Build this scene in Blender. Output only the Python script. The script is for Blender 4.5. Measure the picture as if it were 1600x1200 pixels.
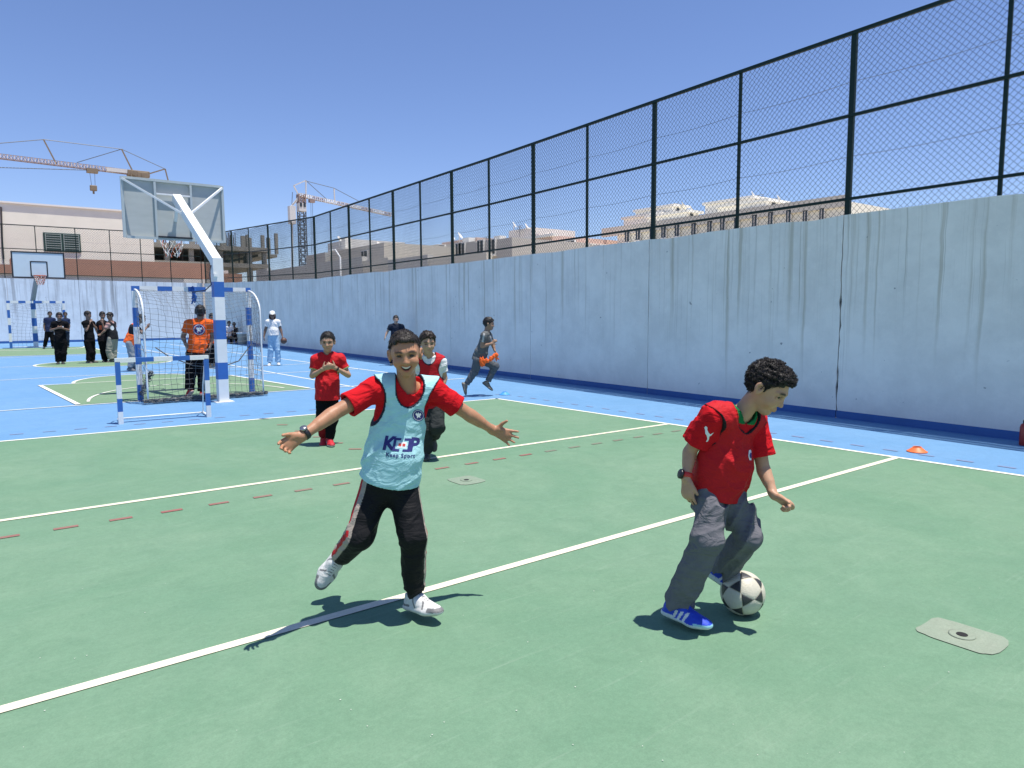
import bpy, bmesh, math, random
import numpy as np
from mathutils import Vector, Matrix, Quaternion
from mathutils.bvhtree import BVHTree

for o in list(bpy.data.objects):
    bpy.data.objects.remove(o)
scene = bpy.context.scene
COL = scene.collection
R = math.radians
random.seed(7)
rng = np.random.default_rng(7)

# ------------------------------------------------------------------ camera
CAM_H, FPX = 1.5, 1093.3
YAW, PITCH, ROLL = R(37.485), R(-5.745), R(-0.346)
cf = np.array([math.sin(YAW) * math.cos(PITCH), math.cos(YAW) * math.cos(PITCH), math.sin(PITCH)])
cr0 = np.array([math.cos(YAW), -math.sin(YAW), 0.0])
cu0 = np.cross(cr0, cf)
cr = cr0 * math.cos(ROLL) + cu0 * math.sin(ROLL)
cu = -cr0 * math.sin(ROLL) + cu0 * math.cos(ROLL)
cd = bpy.data.cameras.new('camera')
cam = bpy.data.objects.new('camera', cd)
COL.objects.link(cam)
cd.sensor_width = 36.0
cd.lens = FPX / 1600.0 * 36.0
cd.clip_start, cd.clip_end = 0.05, 4000.0
cam.matrix_world = Matrix(((cr[0], cu[0], -cf[0], 0), (cr[1], cu[1], -cf[1], 0),
                           (cr[2], cu[2], -cf[2], CAM_H), (0, 0, 0, 1)))
scene.camera = cam

# ------------------------------------------------------------------ light
SHADOW = (-0.13, 0.20)                     # horizontal shift of a shadow per metre of height
SUN = Vector((-SHADOW[0], -SHADOW[1], 1.0)).normalized()
elev = math.asin(SUN.z)
world = bpy.data.worlds.new('World')
scene.world = world
world.use_nodes = True
wn = world.node_tree.nodes
wn.clear()
sky = wn.new('ShaderNodeTexSky')
sky.sky_type = 'NISHITA'
sky.sun_disc = False
sky.sun_elevation = elev
sky.sun_rotation = math.atan2(SUN.x, SUN.y)
sky.altitude = 700
sky.air_density = 1.0
sky.dust_density = 0.2
sky.ozone_density = 3.0
bg = wn.new('ShaderNodeBackground')
bg.inputs['Strength'].default_value = 0.092
wo = wn.new('ShaderNodeOutputWorld')
tint = wn.new('ShaderNodeVectorMath')
tint.operation = 'MULTIPLY'
tint.inputs[1].default_value = (0.97, 0.975, 1.17)
world.node_tree.links.new(sky.outputs[0], tint.inputs[0])
world.node_tree.links.new(tint.outputs[0], bg.inputs[0])
world.node_tree.links.new(bg.outputs[0], wo.inputs[0])
sl = bpy.data.lights.new('sun', 'SUN')
sl.energy = 4.4
sl.angle = R(0.5)
sl.color = (1.0, 0.95, 0.87)
sun = bpy.data.objects.new('sun', sl)
COL.objects.link(sun)
sun.rotation_euler = SUN.to_track_quat('Z', 'Y').to_euler()
sun.location = (0, 0, 30)
vs = scene.view_settings
vs.view_transform = 'Standard'
vs.look = 'None'
vs.gamma = 1.0
vs.exposure = 0.56
vs.use_curve_mapping = False

# ------------------------------------------------------------------ helpers
def ray(px, py):
    return cf * FPX + cr * (px - 800) - cu * (py - 600)
def on_y(px, py, Y):
    d = ray(px, py); d = d * (Y / d[1]); return Vector((d[0], d[1], d[2] + CAM_H))
def on_x(px, py, X):
    d = ray(px, py); d = d * (X / d[0]); return Vector((d[0], d[1], d[2] + CAM_H))
def on_z(px, py, z=0.0):
    d = ray(px, py); d = d * ((z - CAM_H) / d[2]); return Vector((d[0], d[1], z))

MATS = {}
def new_mat(name):
    m = bpy.data.materials.new(name); m.use_nodes = True
    MATS[name] = m
    nt = m.node_tree
    return m, nt, nt.nodes['Principled BSDF']
def N(nt, typ, **kw):
    n = nt.nodes.new(typ)
    for k, v in kw.items():
        if k in ('inp',):
            for i, val in v.items(): n.inputs[i].default_value = val
        else: setattr(n, k, v)
    return n
def L(nt, a, b): nt.links.new(a, b)
def c4(c): return (c[0], c[1], c[2], 1.0)

def simple(name, col, rough=0.6, metal=0.0, var=0.12, scale=6.0, bump=0.0, bscale=60.0, spec=0.5, coat=0.0):
    """flat colour broken up by two sizes of noise, plus fine bump"""
    m, nt, b = new_mat(name)
    tc = N(nt, 'ShaderNodeTexCoord')
    n1 = N(nt, 'ShaderNodeTexNoise', inp={'Scale': scale, 'Detail': 6.0, 'Roughness': 0.65})
    L(nt, tc.outputs['Object'], n1.inputs['Vector'])
    mx = N(nt, 'ShaderNodeMix', data_type='RGBA')
    mx.inputs[6].default_value = c4([x * (1 - var) for x in col])
    mx.inputs[7].default_value = c4([min(1, x * (1 + var)) for x in col])
    L(nt, n1.outputs['Fac'], mx.inputs[0])
    L(nt, mx.outputs[2], b.inputs['Base Color'])
    b.inputs['Roughness'].default_value = rough
    b.inputs['Metallic'].default_value = metal
    b.inputs['Specular IOR Level'].default_value = spec
    b.inputs['Coat Weight'].default_value = coat
    if bump:
        n2 = N(nt, 'ShaderNodeTexNoise', inp={'Scale': bscale, 'Detail': 4.0})
        L(nt, tc.outputs['Object'], n2.inputs['Vector'])
        bp = N(nt, 'ShaderNodeBump', inp={'Strength': bump, 'Distance': 0.01})
        L(nt, n2.outputs['Fac'], bp.inputs['Height'])
        L(nt, bp.outputs[0], b.inputs['Normal'])
    return m

def vcol_mat(name, rough=0.8, sheen=0.0, weave=0.0, sss=0.0, spec=0.3, var=0.08, vscale=40.0):
    """colour from the mesh's own dye attribute, with noise and a fine weave"""
    m, nt, b = new_mat(name)
    at = N(nt, 'ShaderNodeVertexColor', layer_name='dye')
    tc = N(nt, 'ShaderNodeTexCoord')
    n1 = N(nt, 'ShaderNodeTexNoise', inp={'Scale': vscale, 'Detail': 5.0, 'Roughness': 0.6})
    L(nt, tc.outputs['Object'], n1.inputs['Vector'])
    mr = N(nt, 'ShaderNodeMapRange', inp={'From Min': 0.3, 'From Max': 0.7, 'To Min': 1 - var, 'To Max': 1 + var})
    L(nt, n1.outputs['Fac'], mr.inputs['Value'])
    mul = N(nt, 'ShaderNodeVectorMath', operation='SCALE')
    L(nt, at.outputs['Color'], mul.inputs[0]); L(nt, mr.outputs[0], mul.inputs['Scale'])
    L(nt, mul.outputs[0], b.inputs['Base Color'])
    b.inputs['Roughness'].default_value = rough
    b.inputs['Specular IOR Level'].default_value = spec
    b.inputs['Sheen Weight'].default_value = sheen
    if sss:
        b.inputs['Subsurface Weight'].default_value = sss
        b.inputs['Subsurface Radius'].default_value = (0.012, 0.004, 0.002)
        b.inputs['Subsurface Scale'].default_value = 0.6
    if weave:
        mpv = N(nt, 'ShaderNodeMapping', inp={'Rotation': (0.4, 0.2, 0.5), 'Scale': (1.0, 1.0, 2.2)})
        L(nt, tc.outputs['Object'], mpv.inputs['Vector'])
        n3 = N(nt, 'ShaderNodeTexNoise', inp={'Scale': 8.5, 'Detail': 3.0, 'Roughness': 0.5, 'Distortion': 1.6})
        L(nt, mpv.outputs[0], n3.inputs['Vector'])
        b3 = N(nt, 'ShaderNodeBump', inp={'Strength': min(1.0, weave * 1.6) if not sss else 0.0, 'Distance': 0.030})
        L(nt, n3.outputs['Fac'], b3.inputs['Height'])
        n2 = N(nt, 'ShaderNodeTexNoise', inp={'Scale': 260.0, 'Detail': 2.0})
        L(nt, tc.outputs['Object'], n2.inputs['Vector'])
        bp = N(nt, 'ShaderNodeBump', inp={'Strength': weave, 'Distance': 0.003})
        L(nt, n2.outputs['Fac'], bp.inputs['Height']); L(nt, b3.outputs[0], bp.inputs['Normal']); L(nt, bp.outputs[0], b.inputs['Normal'])
    return m

def link(name, me, parent=None, **props):
    o = bpy.data.objects.new(name, me)
    COL.objects.link(o)
    if parent is not None: o.parent = parent
    for k, v in props.items(): o[k] = v
    return o
def empty(name, loc=(0, 0, 0), rz=0.0, **props):
    o = link(name, None, **props)
    o.location = loc; o.rotation_euler = (0, 0, rz); o.empty_display_size = 0.1
    return o
def mesh(name, v, f, mats=(), mi=None, smooth=False):
    me = bpy.data.meshes.new(name)
    me.from_pydata([tuple(p) for p in v], [], [tuple(q) for q in f])
    for m in (mats if isinstance(mats, (list, tuple)) else [mats]): me.materials.append(m)
    if mi is not None: me.polygons.foreach_set('material_index', np.asarray(mi, dtype=np.int32))
    if smooth: me.polygons.foreach_set('use_smooth', np.ones(len(me.polygons), dtype=bool))
    me.update()
    return me

class MB:
    """collects boxes, tubes and prisms into one mesh"""
    def __init__(s): s.v = []; s.f = []; s.mi = []
    def add(s, v, f, m=0):
        o = len(s.v); s.v += [tuple(p) for p in v]; s.f += [tuple(i + o for i in q) for q in f]; s.mi += [m] * len(f)
        return s
    def box(s, c, size, m=0, rot=None, bevel=0.0):
        bm = bmesh.new(); bmesh.ops.create_cube(bm, size=1.0)
        bmesh.ops.scale(bm, vec=size, verts=bm.verts)
        if bevel:
            bmesh.ops.bevel(bm, geom=list(bm.edges), offset=bevel, segments=2, profile=0.5, affect='EDGES', clamp_overlap=True)
        M = (rot.to_4x4() if rot is not None else Matrix.Identity(4))
        M = Matrix.Translation(Vector(c)) @ M
        bmesh.ops.transform(bm, matrix=M, verts=bm.verts)
        bm.verts.index_update()
        s.add([v.co[:] for v in bm.verts], [[v.index for v in f.verts] for f in bm.faces], m); bm.free()
        return s
    def beam(s, a, b, w, h=None, m=0, up=(0, 0, 1), bevel=0.0):
        a, b = Vector(a), Vector(b); d = b - a; ln = d.length
        z = d.normalized(); u = Vector(up)
        if abs(z.dot(u)) > 0.99: u = Vector((0, 1, 0))
        x = u.cross(z).normalized(); y = z.cross(x)
        rot = Matrix((x, y, z)).transposed()
        return s.box((a + b) / 2, (w, h or w, ln), m, rot, bevel)
    def tube(s, pts, r, n=8, m=0, caps=True):
        pts = [Vector(p) for p in pts]; k = len(pts)
        rs = list(r) if isinstance(r, (list, tuple, np.ndarray)) else [r] * k
        vs_, fs = [], []
        t0 = (pts[1] - pts[0]).normalized()
        u = t0.orthogonal().normalized()
        for i in range(k):
            t = (pts[min(i + 1, k - 1)] - pts[max(i - 1, 0)])
            t = t.normalized() if t.length > 1e-9 else t0
            u = (u - t * u.dot(t)); u = u.normalized() if u.length > 1e-6 else t.orthogonal().normalized()
            w = t.cross(u)
            for j in range(n):
                a = 2 * math.pi * j / n
                vs_.append(pts[i] + (u * math.cos(a) + w * math.sin(a)) * rs[i])
        for i in range(k - 1):
            for j in range(n):
                j2 = (j + 1) % n
                fs.append((i * n + j, i * n + j2, (i + 1) * n + j2, (i + 1) * n + j))
        if caps:
            fs.append(tuple(range(n - 1, -1, -1))); fs.append(tuple(range((k - 1) * n, k * n)))
        return s.add(vs_, fs, m)
    def lathe(s, prof, c=(0, 0, 0), n=24, m=0):
        vs_, fs = [], []
        for r_, z in prof:
            for j in range(n):
                a = 2 * math.pi * j / n
                vs_.append((c[0] + r_ * math.cos(a), c[1] + r_ * math.sin(a), c[2] + z))
        for i in range(len(prof) - 1):
            for j in range(n):
                j2 = (j + 1) % n
                fs.append((i * n + j, i * n + j2, (i + 1) * n + j2, (i + 1) * n + j))
        fs.append(tuple(range(n - 1, -1, -1))); fs.append(tuple(range((len(prof) - 1) * n, len(prof) * n)))
        return s.add(vs_, fs, m)
    def build(s, name, mats, parent=None, smooth=False, **props):
        return link(name, mesh(name, s.v, s.f, mats, s.mi, smooth), parent, **props)

def wires(polys, r, n=3):
    """many thin tubes at once: polys is (W, K, 3) -> verts, faces"""
    P = np.asarray(polys, float); Wn, K, _ = P.shape
    T = np.empty_like(P); T[:, 1:-1] = P[:, 2:] - P[:, :-2]; T[:, 0] = P[:, 1] - P[:, 0]; T[:, -1] = P[:, -1] - P[:, -2]
    T /= np.linalg.norm(T, axis=2, keepdims=True) + 1e-12
    ref = np.where(np.abs(T[..., 2:3]) > 0.9, np.array([1.0, 0, 0]), np.array([0, 0, 1.0]))
    U = np.cross(T, ref); U /= np.linalg.norm(U, axis=2, keepdims=True) + 1e-12
    V = np.cross(T, U)
    a = np.arange(n) * 2 * math.pi / n
    ring = P[:, :, None] + r * (U[:, :, None] * np.cos(a)[None, None, :, None] + V[:, :, None] * np.sin(a)[None, None, :, None])
    verts = ring.reshape(-1, 3)
    idx = np.arange(Wn * K * n).reshape(Wn, K, n)
    A = idx[:, :-1]; B = idx[:, 1:]
    f = np.stack([A, np.roll(A, -1, 2), np.roll(B, -1, 2), B], -1).reshape(-1, 4)
    return verts, f
def np_mesh(name, v, f, mats=(), smooth=False, mi=None):
    me = bpy.data.meshes.new(name)
    v = np.asarray(v, np.float32); f = np.asarray(f, np.int32); k = f.shape[1]
    me.vertices.add(len(v)); me.vertices.foreach_set('co', v.ravel())
    me.loops.add(f.size); me.loops.foreach_set('vertex_index', f.ravel())
    me.polygons.add(len(f)); me.polygons.foreach_set('loop_start', np.arange(0, f.size, k, dtype=np.int32))
    for m in (mats if isinstance(mats, (list, tuple)) else [mats]): me.materials.append(m)
    if mi is not None: me.polygons.foreach_set('material_index', np.asarray(mi, np.int32))
    me.polygons.foreach_set('use_smooth', np.full(len(f), smooth, dtype=bool))
    me.update(calc_edges=True); me.validate()
    return me
# ------------------------------------------------------------------ surface materials
def floor_mat(name, col, worn, scuff, wear=0.5):
    m, nt, b = new_mat(name)
    g = N(nt, 'ShaderNodeNewGeometry')
    def noise(scale, det=6.0, ro=0.6, vec=None, dist=0.0):
        n = N(nt, 'ShaderNodeTexNoise', inp={'Scale': scale, 'Detail': det, 'Roughness': ro, 'Distortion': dist})
        L(nt, vec or g.outputs['Position'], n.inputs['Vector']); return n.outputs['Fac']
    def rng_(x, a, b_, c=0.0, d=1.0):
        r = N(nt, 'ShaderNodeMapRange', inp={'From Min': a, 'From Max': b_, 'To Min': c, 'To Max': d}); L(nt, x, r.inputs['Value']); return r.outputs[0]
    def mix(f, a, c):
        x = N(nt, 'ShaderNodeMix', data_type='RGBA')
        L(nt, f, x.inputs[0])
        for i, q in ((6, a), (7, c)):
            if isinstance(q, tuple): x.inputs[i].default_value = c4(q)
            else: L(nt, q, x.inputs[i])
        return x.outputs[2]
    big = rng_(noise(0.55, 8.0, 0.68, dist=0.6), 0.36, 0.66, 0.0, wear)
    base = mix(big, col, worn)
    mid = rng_(noise(3.2, 8.0, 0.75, dist=1.2), 0.40, 0.68, 0.0, 0.55)
    base = mix(mid, base, tuple(x * 0.86 for x in col))
    # scuff strokes: noise stretched along several directions
    for ang, sc in ((20, 3.0), (-35, 2.2), (75, 2.6)):
        mp = N(nt, 'ShaderNodeMapping', inp={'Rotation': (0, 0, R(ang)), 'Scale': (sc * 0.5, sc * 9.0, 1.0)})
        L(nt, g.outputs['Position'], mp.inputs['Vector'])
        st = rng_(noise(1.0, 5.0, 0.7, mp.outputs[0], 1.2), 0.60, 0.80, 0.0, 0.32)
        base = mix(st, base, scuff)
    for ang, sc in ((50, 4.0), (-10, 3.1)):
        mp = N(nt, 'ShaderNodeMapping', inp={'Rotation': (0, 0, R(ang)), 'Scale': (sc, sc * 7.0, 1.0), 'Location': (3.1, 1.7, 0)})
        L(nt, g.outputs['Position'], mp.inputs['Vector'])
        base = mix(rng_(noise(1.0, 4.0, 0.6, mp.outputs[0], 1.6), 0.66, 0.80, 0.0, 0.35), base, tuple(x * 0.72 for x in col))
    fine = rng_(noise(160.0, 3.0, 0.6), 0.3, 0.7, 0.92, 1.08)
    gr = rng_(noise(38.0, 5.0, 0.75), 0.3, 0.7, 0.93, 1.07)
    mm = N(nt, 'ShaderNodeMath', operation='MULTIPLY'); L(nt, fine, mm.inputs[0]); L(nt, gr, mm.inputs[1])
    sc_ = N(nt, 'ShaderNodeVectorMath', operation='SCALE'); L(nt, base, sc_.inputs[0]); L(nt, mm.outputs[0], sc_.inputs['Scale'])
    L(nt, sc_.outputs[0], b.inputs['Base Color'])
    rr = rng_(noise(2.0), 0.3, 0.7, 0.62, 0.85); L(nt, rr, b.inputs['Roughness'])
    b.inputs['Specular IOR Level'].default_value = 0.25
    bp = N(nt, 'ShaderNodeBump', inp={'Strength': 0.35, 'Distance': 0.002})
    L(nt, noise(420.0, 2.0), bp.inputs['Height']); L(nt, bp.outputs[0], b.inputs['Normal'])
    return m

GREEN = floor_mat('court_green', (0.126, 0.238, 0.148), (0.188, 0.285, 0.192), (0.255, 0.345, 0.26), 0.65)
GREEN2 = floor_mat('court_green_faded', (0.150, 0.245, 0.145), (0.20, 0.285, 0.18), (0.26, 0.35, 0.25))
BLUE = floor_mat('court_blue', (0.118, 0.258, 0.445), (0.160, 0.300, 0.485), (0.24, 0.38, 0.55), 0.6)
LINE = floor_mat('line_paint', (0.74, 0.74, 0.66), (0.60, 0.62, 0.55), (0.42, 0.48, 0.44), 0.7)
LINE_Y = floor_mat('line_paint_cream', (0.72, 0.69, 0.53), (0.58, 0.58, 0.44), (0.36, 0.42, 0.32), 0.7)
LINE_R = floor_mat('line_paint_red', (0.28, 0.105, 0.095), (0.20, 0.205, 0.15), (0.22, 0.22, 0.17), 0.8)
LINE_RB = floor_mat('line_paint_red_faded', (0.20, 0.22, 0.35), (0.15, 0.27, 0.45), (0.22, 0.33, 0.5), 0.9)
LINE_RF = floor_mat('line_paint_red_worn', (0.19, 0.17, 0.13), (0.17, 0.22, 0.16), (0.2, 0.26, 0.2), 0.9)
PATCH = floor_mat('bare_patch', (0.255, 0.295, 0.225), (0.185, 0.265, 0.19), (0.32, 0.35, 0.28), 0.9)
SAND = floor_mat('sandy_ground', (0.42, 0.36, 0.28), (0.36, 0.31, 0.25), (0.5, 0.44, 0.36))
HOLE = simple('dark_hole', (0.012, 0.012, 0.012), 0.9)

def wall_mat(name, col, stain, amount=0.8, freq=5.5, lo=0.53, band=0.0):
    m, nt, b = new_mat(name)
    g = N(nt, 'ShaderNodeNewGeometry')
    sp = N(nt, 'ShaderNodeSeparateXYZ'); L(nt, g.outputs['Position'], sp.inputs[0])
    def math_(op, a, c=None, d=None):
        n = N(nt, 'ShaderNodeMath', operation=op)
        for i, q in enumerate((a, c, d)):
            if q is None: continue
            if isinstance(q, (int, float)): n.inputs[i].default_value = q
            else: L(nt, q, n.inputs[i])
        return n.outputs[0]
    u = math_('ADD', sp.outputs['X'], sp.outputs['Y'])
    def vec(a, c):
        k = N(nt, 'ShaderNodeCombineXYZ'); L(nt, a, k.inputs['X']); L(nt, c, k.inputs['Y']); return k.outputs[0]
    def noise(v, det=4.0, ro=0.6, scale=1.0):
        n = N(nt, 'ShaderNodeTexNoise', inp={'Scale': scale, 'Detail': det, 'Roughness': ro}); L(nt, v, n.inputs['Vector']); return n.outputs['Fac']
    def rng_(x, a, b_, c=0.0, d=1.0):
        r = N(nt, 'ShaderNodeMapRange', interpolation_type='SMOOTHSTEP', inp={'From Min': a, 'From Max': b_, 'To Min': c, 'To Max': d}); L(nt, x, r.inputs['Value']); return r.outputs[0]
    def mix(f, a, c):
        x = N(nt, 'ShaderNodeMix', data_type='RGBA'); L(nt, f, x.inputs[0])
        for i, q in ((6, a), (7, c)):
            if isinstance(q, tuple): x.inputs[i].default_value = c4(q)
            else: L(nt, q, x.inputs[i])
        return x.outputs[2]
    wob = math_('MULTIPLY', noise(vec(math_('MULTIPLY', u, 1.1), math_('MULTIPLY', sp.outputs['Z'], 0.9)), 3.0), 0.10)
    uu = math_('ADD', u, wob)
    s1 = noise(vec(math_('MULTIPLY', uu, freq), math_('MULTIPLY', sp.outputs['Z'], 0.10)), 5.0, 0.62)
    s2 = noise(vec(math_('MULTIPLY', uu, freq * 3.2), math_('MULTIPLY', sp.outputs['Z'], 0.22)), 4.0, 0.6)
    ln = math_('MULTIPLY', noise(vec(math_('MULTIPLY', u, 3.1), math_('MULTIPLY', u, 0.7)), 2.0), 4.4)
    depth = math_('SUBTRACT', 2.95, sp.outputs['Z'])
    fade = rng_(math_('SUBTRACT', ln, depth), -0.2, 1.2)
    sk = math_('MULTIPLY', rng_(s1, lo, lo + 0.16), fade)
    sk2 = math_('MULTIPLY', rng_(s2, lo + 0.05, lo + 0.20), fade)
    mott = noise(g.outputs['Position'], 8.0, 0.7, 1.3)
    base = mix(rng_(mott, 0.32, 0.68), tuple(x * 0.92 for x in col), tuple(min(1, x * 1.07) for x in col))
    base = mix(rng_(noise(g.outputs['Position'], 6.0, 0.75, 5.5), 0.54, 0.72, 0, 0.35), base, tuple(x * 1.16 for x in col))
    base = mix(math_('MULTIPLY', sk, amount), base, stain)
    base = mix(math_('MULTIPLY', sk2, amount * 0.75), base, tuple(x * 0.72 for x in stain))
    # scrapes and chips low on the wall
    ch = rng_(noise(g.outputs['Position'], 3.0, 0.5, 9.0), 0.73, 0.76)
    base = mix(math_('MULTIPLY', ch, 0.7), base, (0.16, 0.16, 0.16))
    L(nt, base, b.inputs['Base Color'])
    b.inputs['Roughness'].default_value = 0.82
    b.inputs['Specular IOR Level'].default_value = 0.2
    bp = N(nt, 'ShaderNodeBump', inp={'Strength': 0.45, 'Distance': 0.01})
    L(nt, noise(g.outputs['Position'], 6.0, 0.6, 14.0), bp.inputs['Height']); L(nt, bp.outputs[0], b.inputs['Normal'])
    return m
WALL = wall_mat('painted_wall', (0.79, 0.755, 0.685), (0.47, 0.42, 0.32), 0.68, 8.5, 0.52)
WALL2 = wall_mat('painted_wall_far', (0.72, 0.75, 0.76), (0.36, 0.36, 0.36), 0.75, 4.5, 0.50)
SKIRT = simple('skirting_paint', (0.030, 0.115, 0.33), 0.55, var=0.25, scale=3.0, bump=0.2)
FENCE = simple('fence_paint', (0.006, 0.022, 0.019), 0.55, var=0.3, scale=20, spec=0.25)
WIRE = simple('fence_wire', (0.010, 0.026, 0.024), 0.7, var=0.2, spec=0.15)
WIRE2 = simple('tension_wire', (0.10, 0.11, 0.11), 0.5)

# ------------------------------------------------------------------ ground and court
def sheet(name, pts, z, mat, parent=None, **props):
    return link(name, mesh(name, [(p[0], p[1], z) for p in pts], [tuple(range(len(pts)))], mat), parent, **props)
def strip(name, a, b, w, z, mat, parent):
    a, b = Vector((a[0], a[1])), Vector((b[0], b[1])); d = (b - a).normalized(); n = Vector((-d.y, d.x)) * w / 2
    return sheet(name, [a - n, b - n, b + n, a + n], z, mat, parent)
def arc_pts(c, rx, ry, a0, a1, n=48):
    return [(c[0] + rx * math.cos(R(a0 + (a1 - a0) * i / n)), c[1] + ry * math.sin(R(a0 + (a1 - a0) * i / n))) for i in range(n + 1)]
def arc_line(name, c, rx, ry, a0, a1, w, z, mat, parent, n=48):
    o = arc_pts(c, rx + w / 2, ry + w / 2, a0, a1, n); i_ = arc_pts(c, rx - w / 2, ry - w / 2, a0, a1, n)
    v = [(p[0], p[1], z) for p in o + i_]
    f = [(k, k + 1, n + 2 + k, n + 1 + k) for k in range(n)]
    f = [tuple(reversed(q)) for q in f]
    return link(name, mesh(name, v, f, mat), parent)

sheet('ground', [(-900, -400), (900, -400), (900, 1600), (-900, 1600)], -0.06, SAND, kind='structure')
court = sheet('court_floor', [(-30, -9), (9.0, -9), (9.36, 0), (10.93, 27), (11.75, 47.2), (-30, 53.0)], 0.0, BLUE, kind='structure')
Z1, Z2, Z3 = 0.004, 0.008, 0.012
def L3(x): return 10.36 - 0.0625 * x
def S1(y): return 7.53 - 0.0275 * y
nearg = sheet('green_court', [(-26, -8.5), (S1(-8.5), -8.5), (S1(9.9), L3(7.26)), (-26, L3(-26))], Z1, GREEN, kind='structure')
strip('boundary_line', (-26, L3(-26)), (7.285, L3(7.285)), 0.06, Z2, LINE, nearg)
strip('boundary_line', (7.26, L3(7.26) + 0.03), (S1(-8.5), -8.5), 0.06, Z2, LINE, nearg)
strip('court_line', (-14, 3.20), (S1(3.2) - 0.03, 3.21), 0.062, Z2, LINE_Y, nearg)
strip('court_line', (-14, 6.58), (S1(6.13) - 0.03, 6.13), 0.062, Z2, LINE_Y, nearg)
for i in range(-8, 21):
    x = 0.01 + i * 0.345
    if x > 7.2: break
    strip('dash', (x, 5.785 - 0.013 * x), (x + 0.15, 5.785 - 0.013 * (x + 0.15)), 0.05, Z2, LINE_R if x < 4.6 else LINE_RF, nearg)
for i in range(-8, 22):
    x = 0.28 + i * 0.35
    strip('dash', (x, 10.91 - 0.06 * x), (x + 0.145, 10.91 - 0.06 * (x + 0.145)), 0.045, Z1, LINE_RB, court)
for i in range(26):
    y = 1.2 + i * 0.36
    strip('dash', (7.80, y), (7.80, y + 0.15), 0.045, Z1, LINE_RB, court)
for i in range(7):   # dashes of an arc near the clasped hands boy
    a = on_z(405 + i * 28, 655 + i * 9.5); strip('dash', (a.x, a.y), (a.x + 0.11, a.y - 0.09), 0.05, Z2, LINE_R, nearg)

grit_v, grit_f = [], []
for i in range(70):
    px, py = random.uniform(0, 1600), random.uniform(700, 1195); p = on_z(px, py)
    if p.x > 7.2: continue
    r_ = random.uniform(0.001, 0.003); n_ = len(grit_v)
    for k in range(5): a_ = 6.283 * k / 5; grit_v.append((p.x + r_ * math.cos(a_) * random.uniform(0.6, 1.6), p.y + r_ * math.sin(a_), Z2 + 0.001))
    grit_v.append((p.x, p.y, Z2 + r_ * 0.8)); grit_f += [(n_ + k, n_ + (k + 1) % 5, n_ + 5) for k in range(5)]
link('grit', mesh('grit', grit_v, grit_f, simple('grit_stone', (0.55, 0.54, 0.48), 0.9, var=0.5, scale=3)), None, kind='stuff', label='small pale grit and paint chips scattered on the green floor', category='grit')

# far court
key = sheet('green_key', [(1.07, 18.30), (1.33, 13.84), (5.37, 13.76), (5.03, 18.12)], Z1, GREEN2, kind='structure')
strip('key_line', (-20, 14.2), (9.0, 13.55), 0.055, Z2, LINE, key)
strip('key_line', (1.07, 18.30), (1.33, 13.86), 0.08, Z3, LINE, key)
strip('key_line', (5.03, 18.12), (5.37, 13.80), 0.07, Z3, LINE, key)
strip('key_line', (1.03, 18.30), (5.07, 18.12), 0.06, Z3, LINE, key)
dome = sheet('green_dome', arc_pts((3.05, 18.25), 1.35, 1.85, 0, 180), 0.002, GREEN2, kind='structure')
arc_line('key_arc', (3.05, 18.25), 1.35, 1.85, 0, 180, 0.07, Z2, LINE, dome)
arc_line('goal_arc', (3.25, 13.8), 1.75, 2.75, 8, 172, 0.05, Z3, LINE, key)
strip('court_line', (-20, 19.2), (9.0, 21.0), 0.06, Z1, LINE, court)
strip('court_line', (-20, 25.3), (1.45, 25.75), 0.06, Z1, LINE, court)
circ = sheet('centre_circle', arc_pts((3.3, 25.7), 1.9, 1.75, 0, 360)[:-1], Z1, GREEN2, kind='structure')
arc_line('circle_line', (3.3, 25.7), 1.9, 1.75, 0, 360, 0.08, Z2, LINE, circ, 72)
strip('court_line', (-20, 31.6), (9.0, 31.6), 0.07, Z1, LINE, court)
fkey = sheet('far_green_key', [(-0.6, 32.9), (4.6, 32.3), (4.3, 40.4), (-0.5, 40.8)], Z1, GREEN2, kind='structure')
strip('key_line', (-0.6, 32.9), (4.6, 32.3), 0.1, Z2, LINE, fkey)
strip('key_line', (4.6, 32.3), (4.3, 40.4), 0.1, Z2, LINE, fkey)
arc_line('goal_arc', (2.4, 40.6), 1.9, 3.2, 185, 355, 0.09, Z3, LINE, fkey)
strip('side_line', (8.42, 16.2), (8.12, 40.0), 0.06, Z1, LINE, court)
strip('side_line', (6.2, 13.5), (5.9, 40.0), 0.055, Z1, LINE, court)
strip('court_line', (5.37, 18.1), (8.4, 17.9), 0.055, Z1, LINE, court)

# worn sockets in the floor
def socket(name, c, rx, ry, ang, label):
    base = empty(name, (c[0], c[1], 0), R(ang), label=label, category='floor socket')
    pts = []
    for i in range(64):
        a = 2 * math.pi * i / 64
        q = 0.40
        x = rx * math.copysign(abs(math.cos(a)) ** q, math.cos(a)); y = ry * math.copysign(abs(math.sin(a)) ** q, math.sin(a))
        j = 1 + 0.02 * math.sin(5 * a + c[0]) + 0.012 * math.sin(11 * a)
        pts.append((x * j, y * j))
    sheet('patch', pts, Z2, PATCH, base)
    m = MB(); m.lathe([(0.055, 0.0085), (0.055, 0.012), (0.046, 0.0125), (0.024, 0.0105)], n=28); m.build('collar', PATCH, base, True)
    m = MB(); m.lathe([(0.0235, 0.011), (0.0235, 0.0128)], n=20); m.build('hole', HOLE, base)
socket('floor_socket', (3.535, 1.20), 0.132, 0.165, 0, 'pale rounded patch with a dark hole in the green floor, right foreground')
socket('floor_socket', (3.44, 5.17), 0.135, 0.150, 0, 'small pale floor patch with a tiny hole, just right of the light blue bib')

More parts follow.
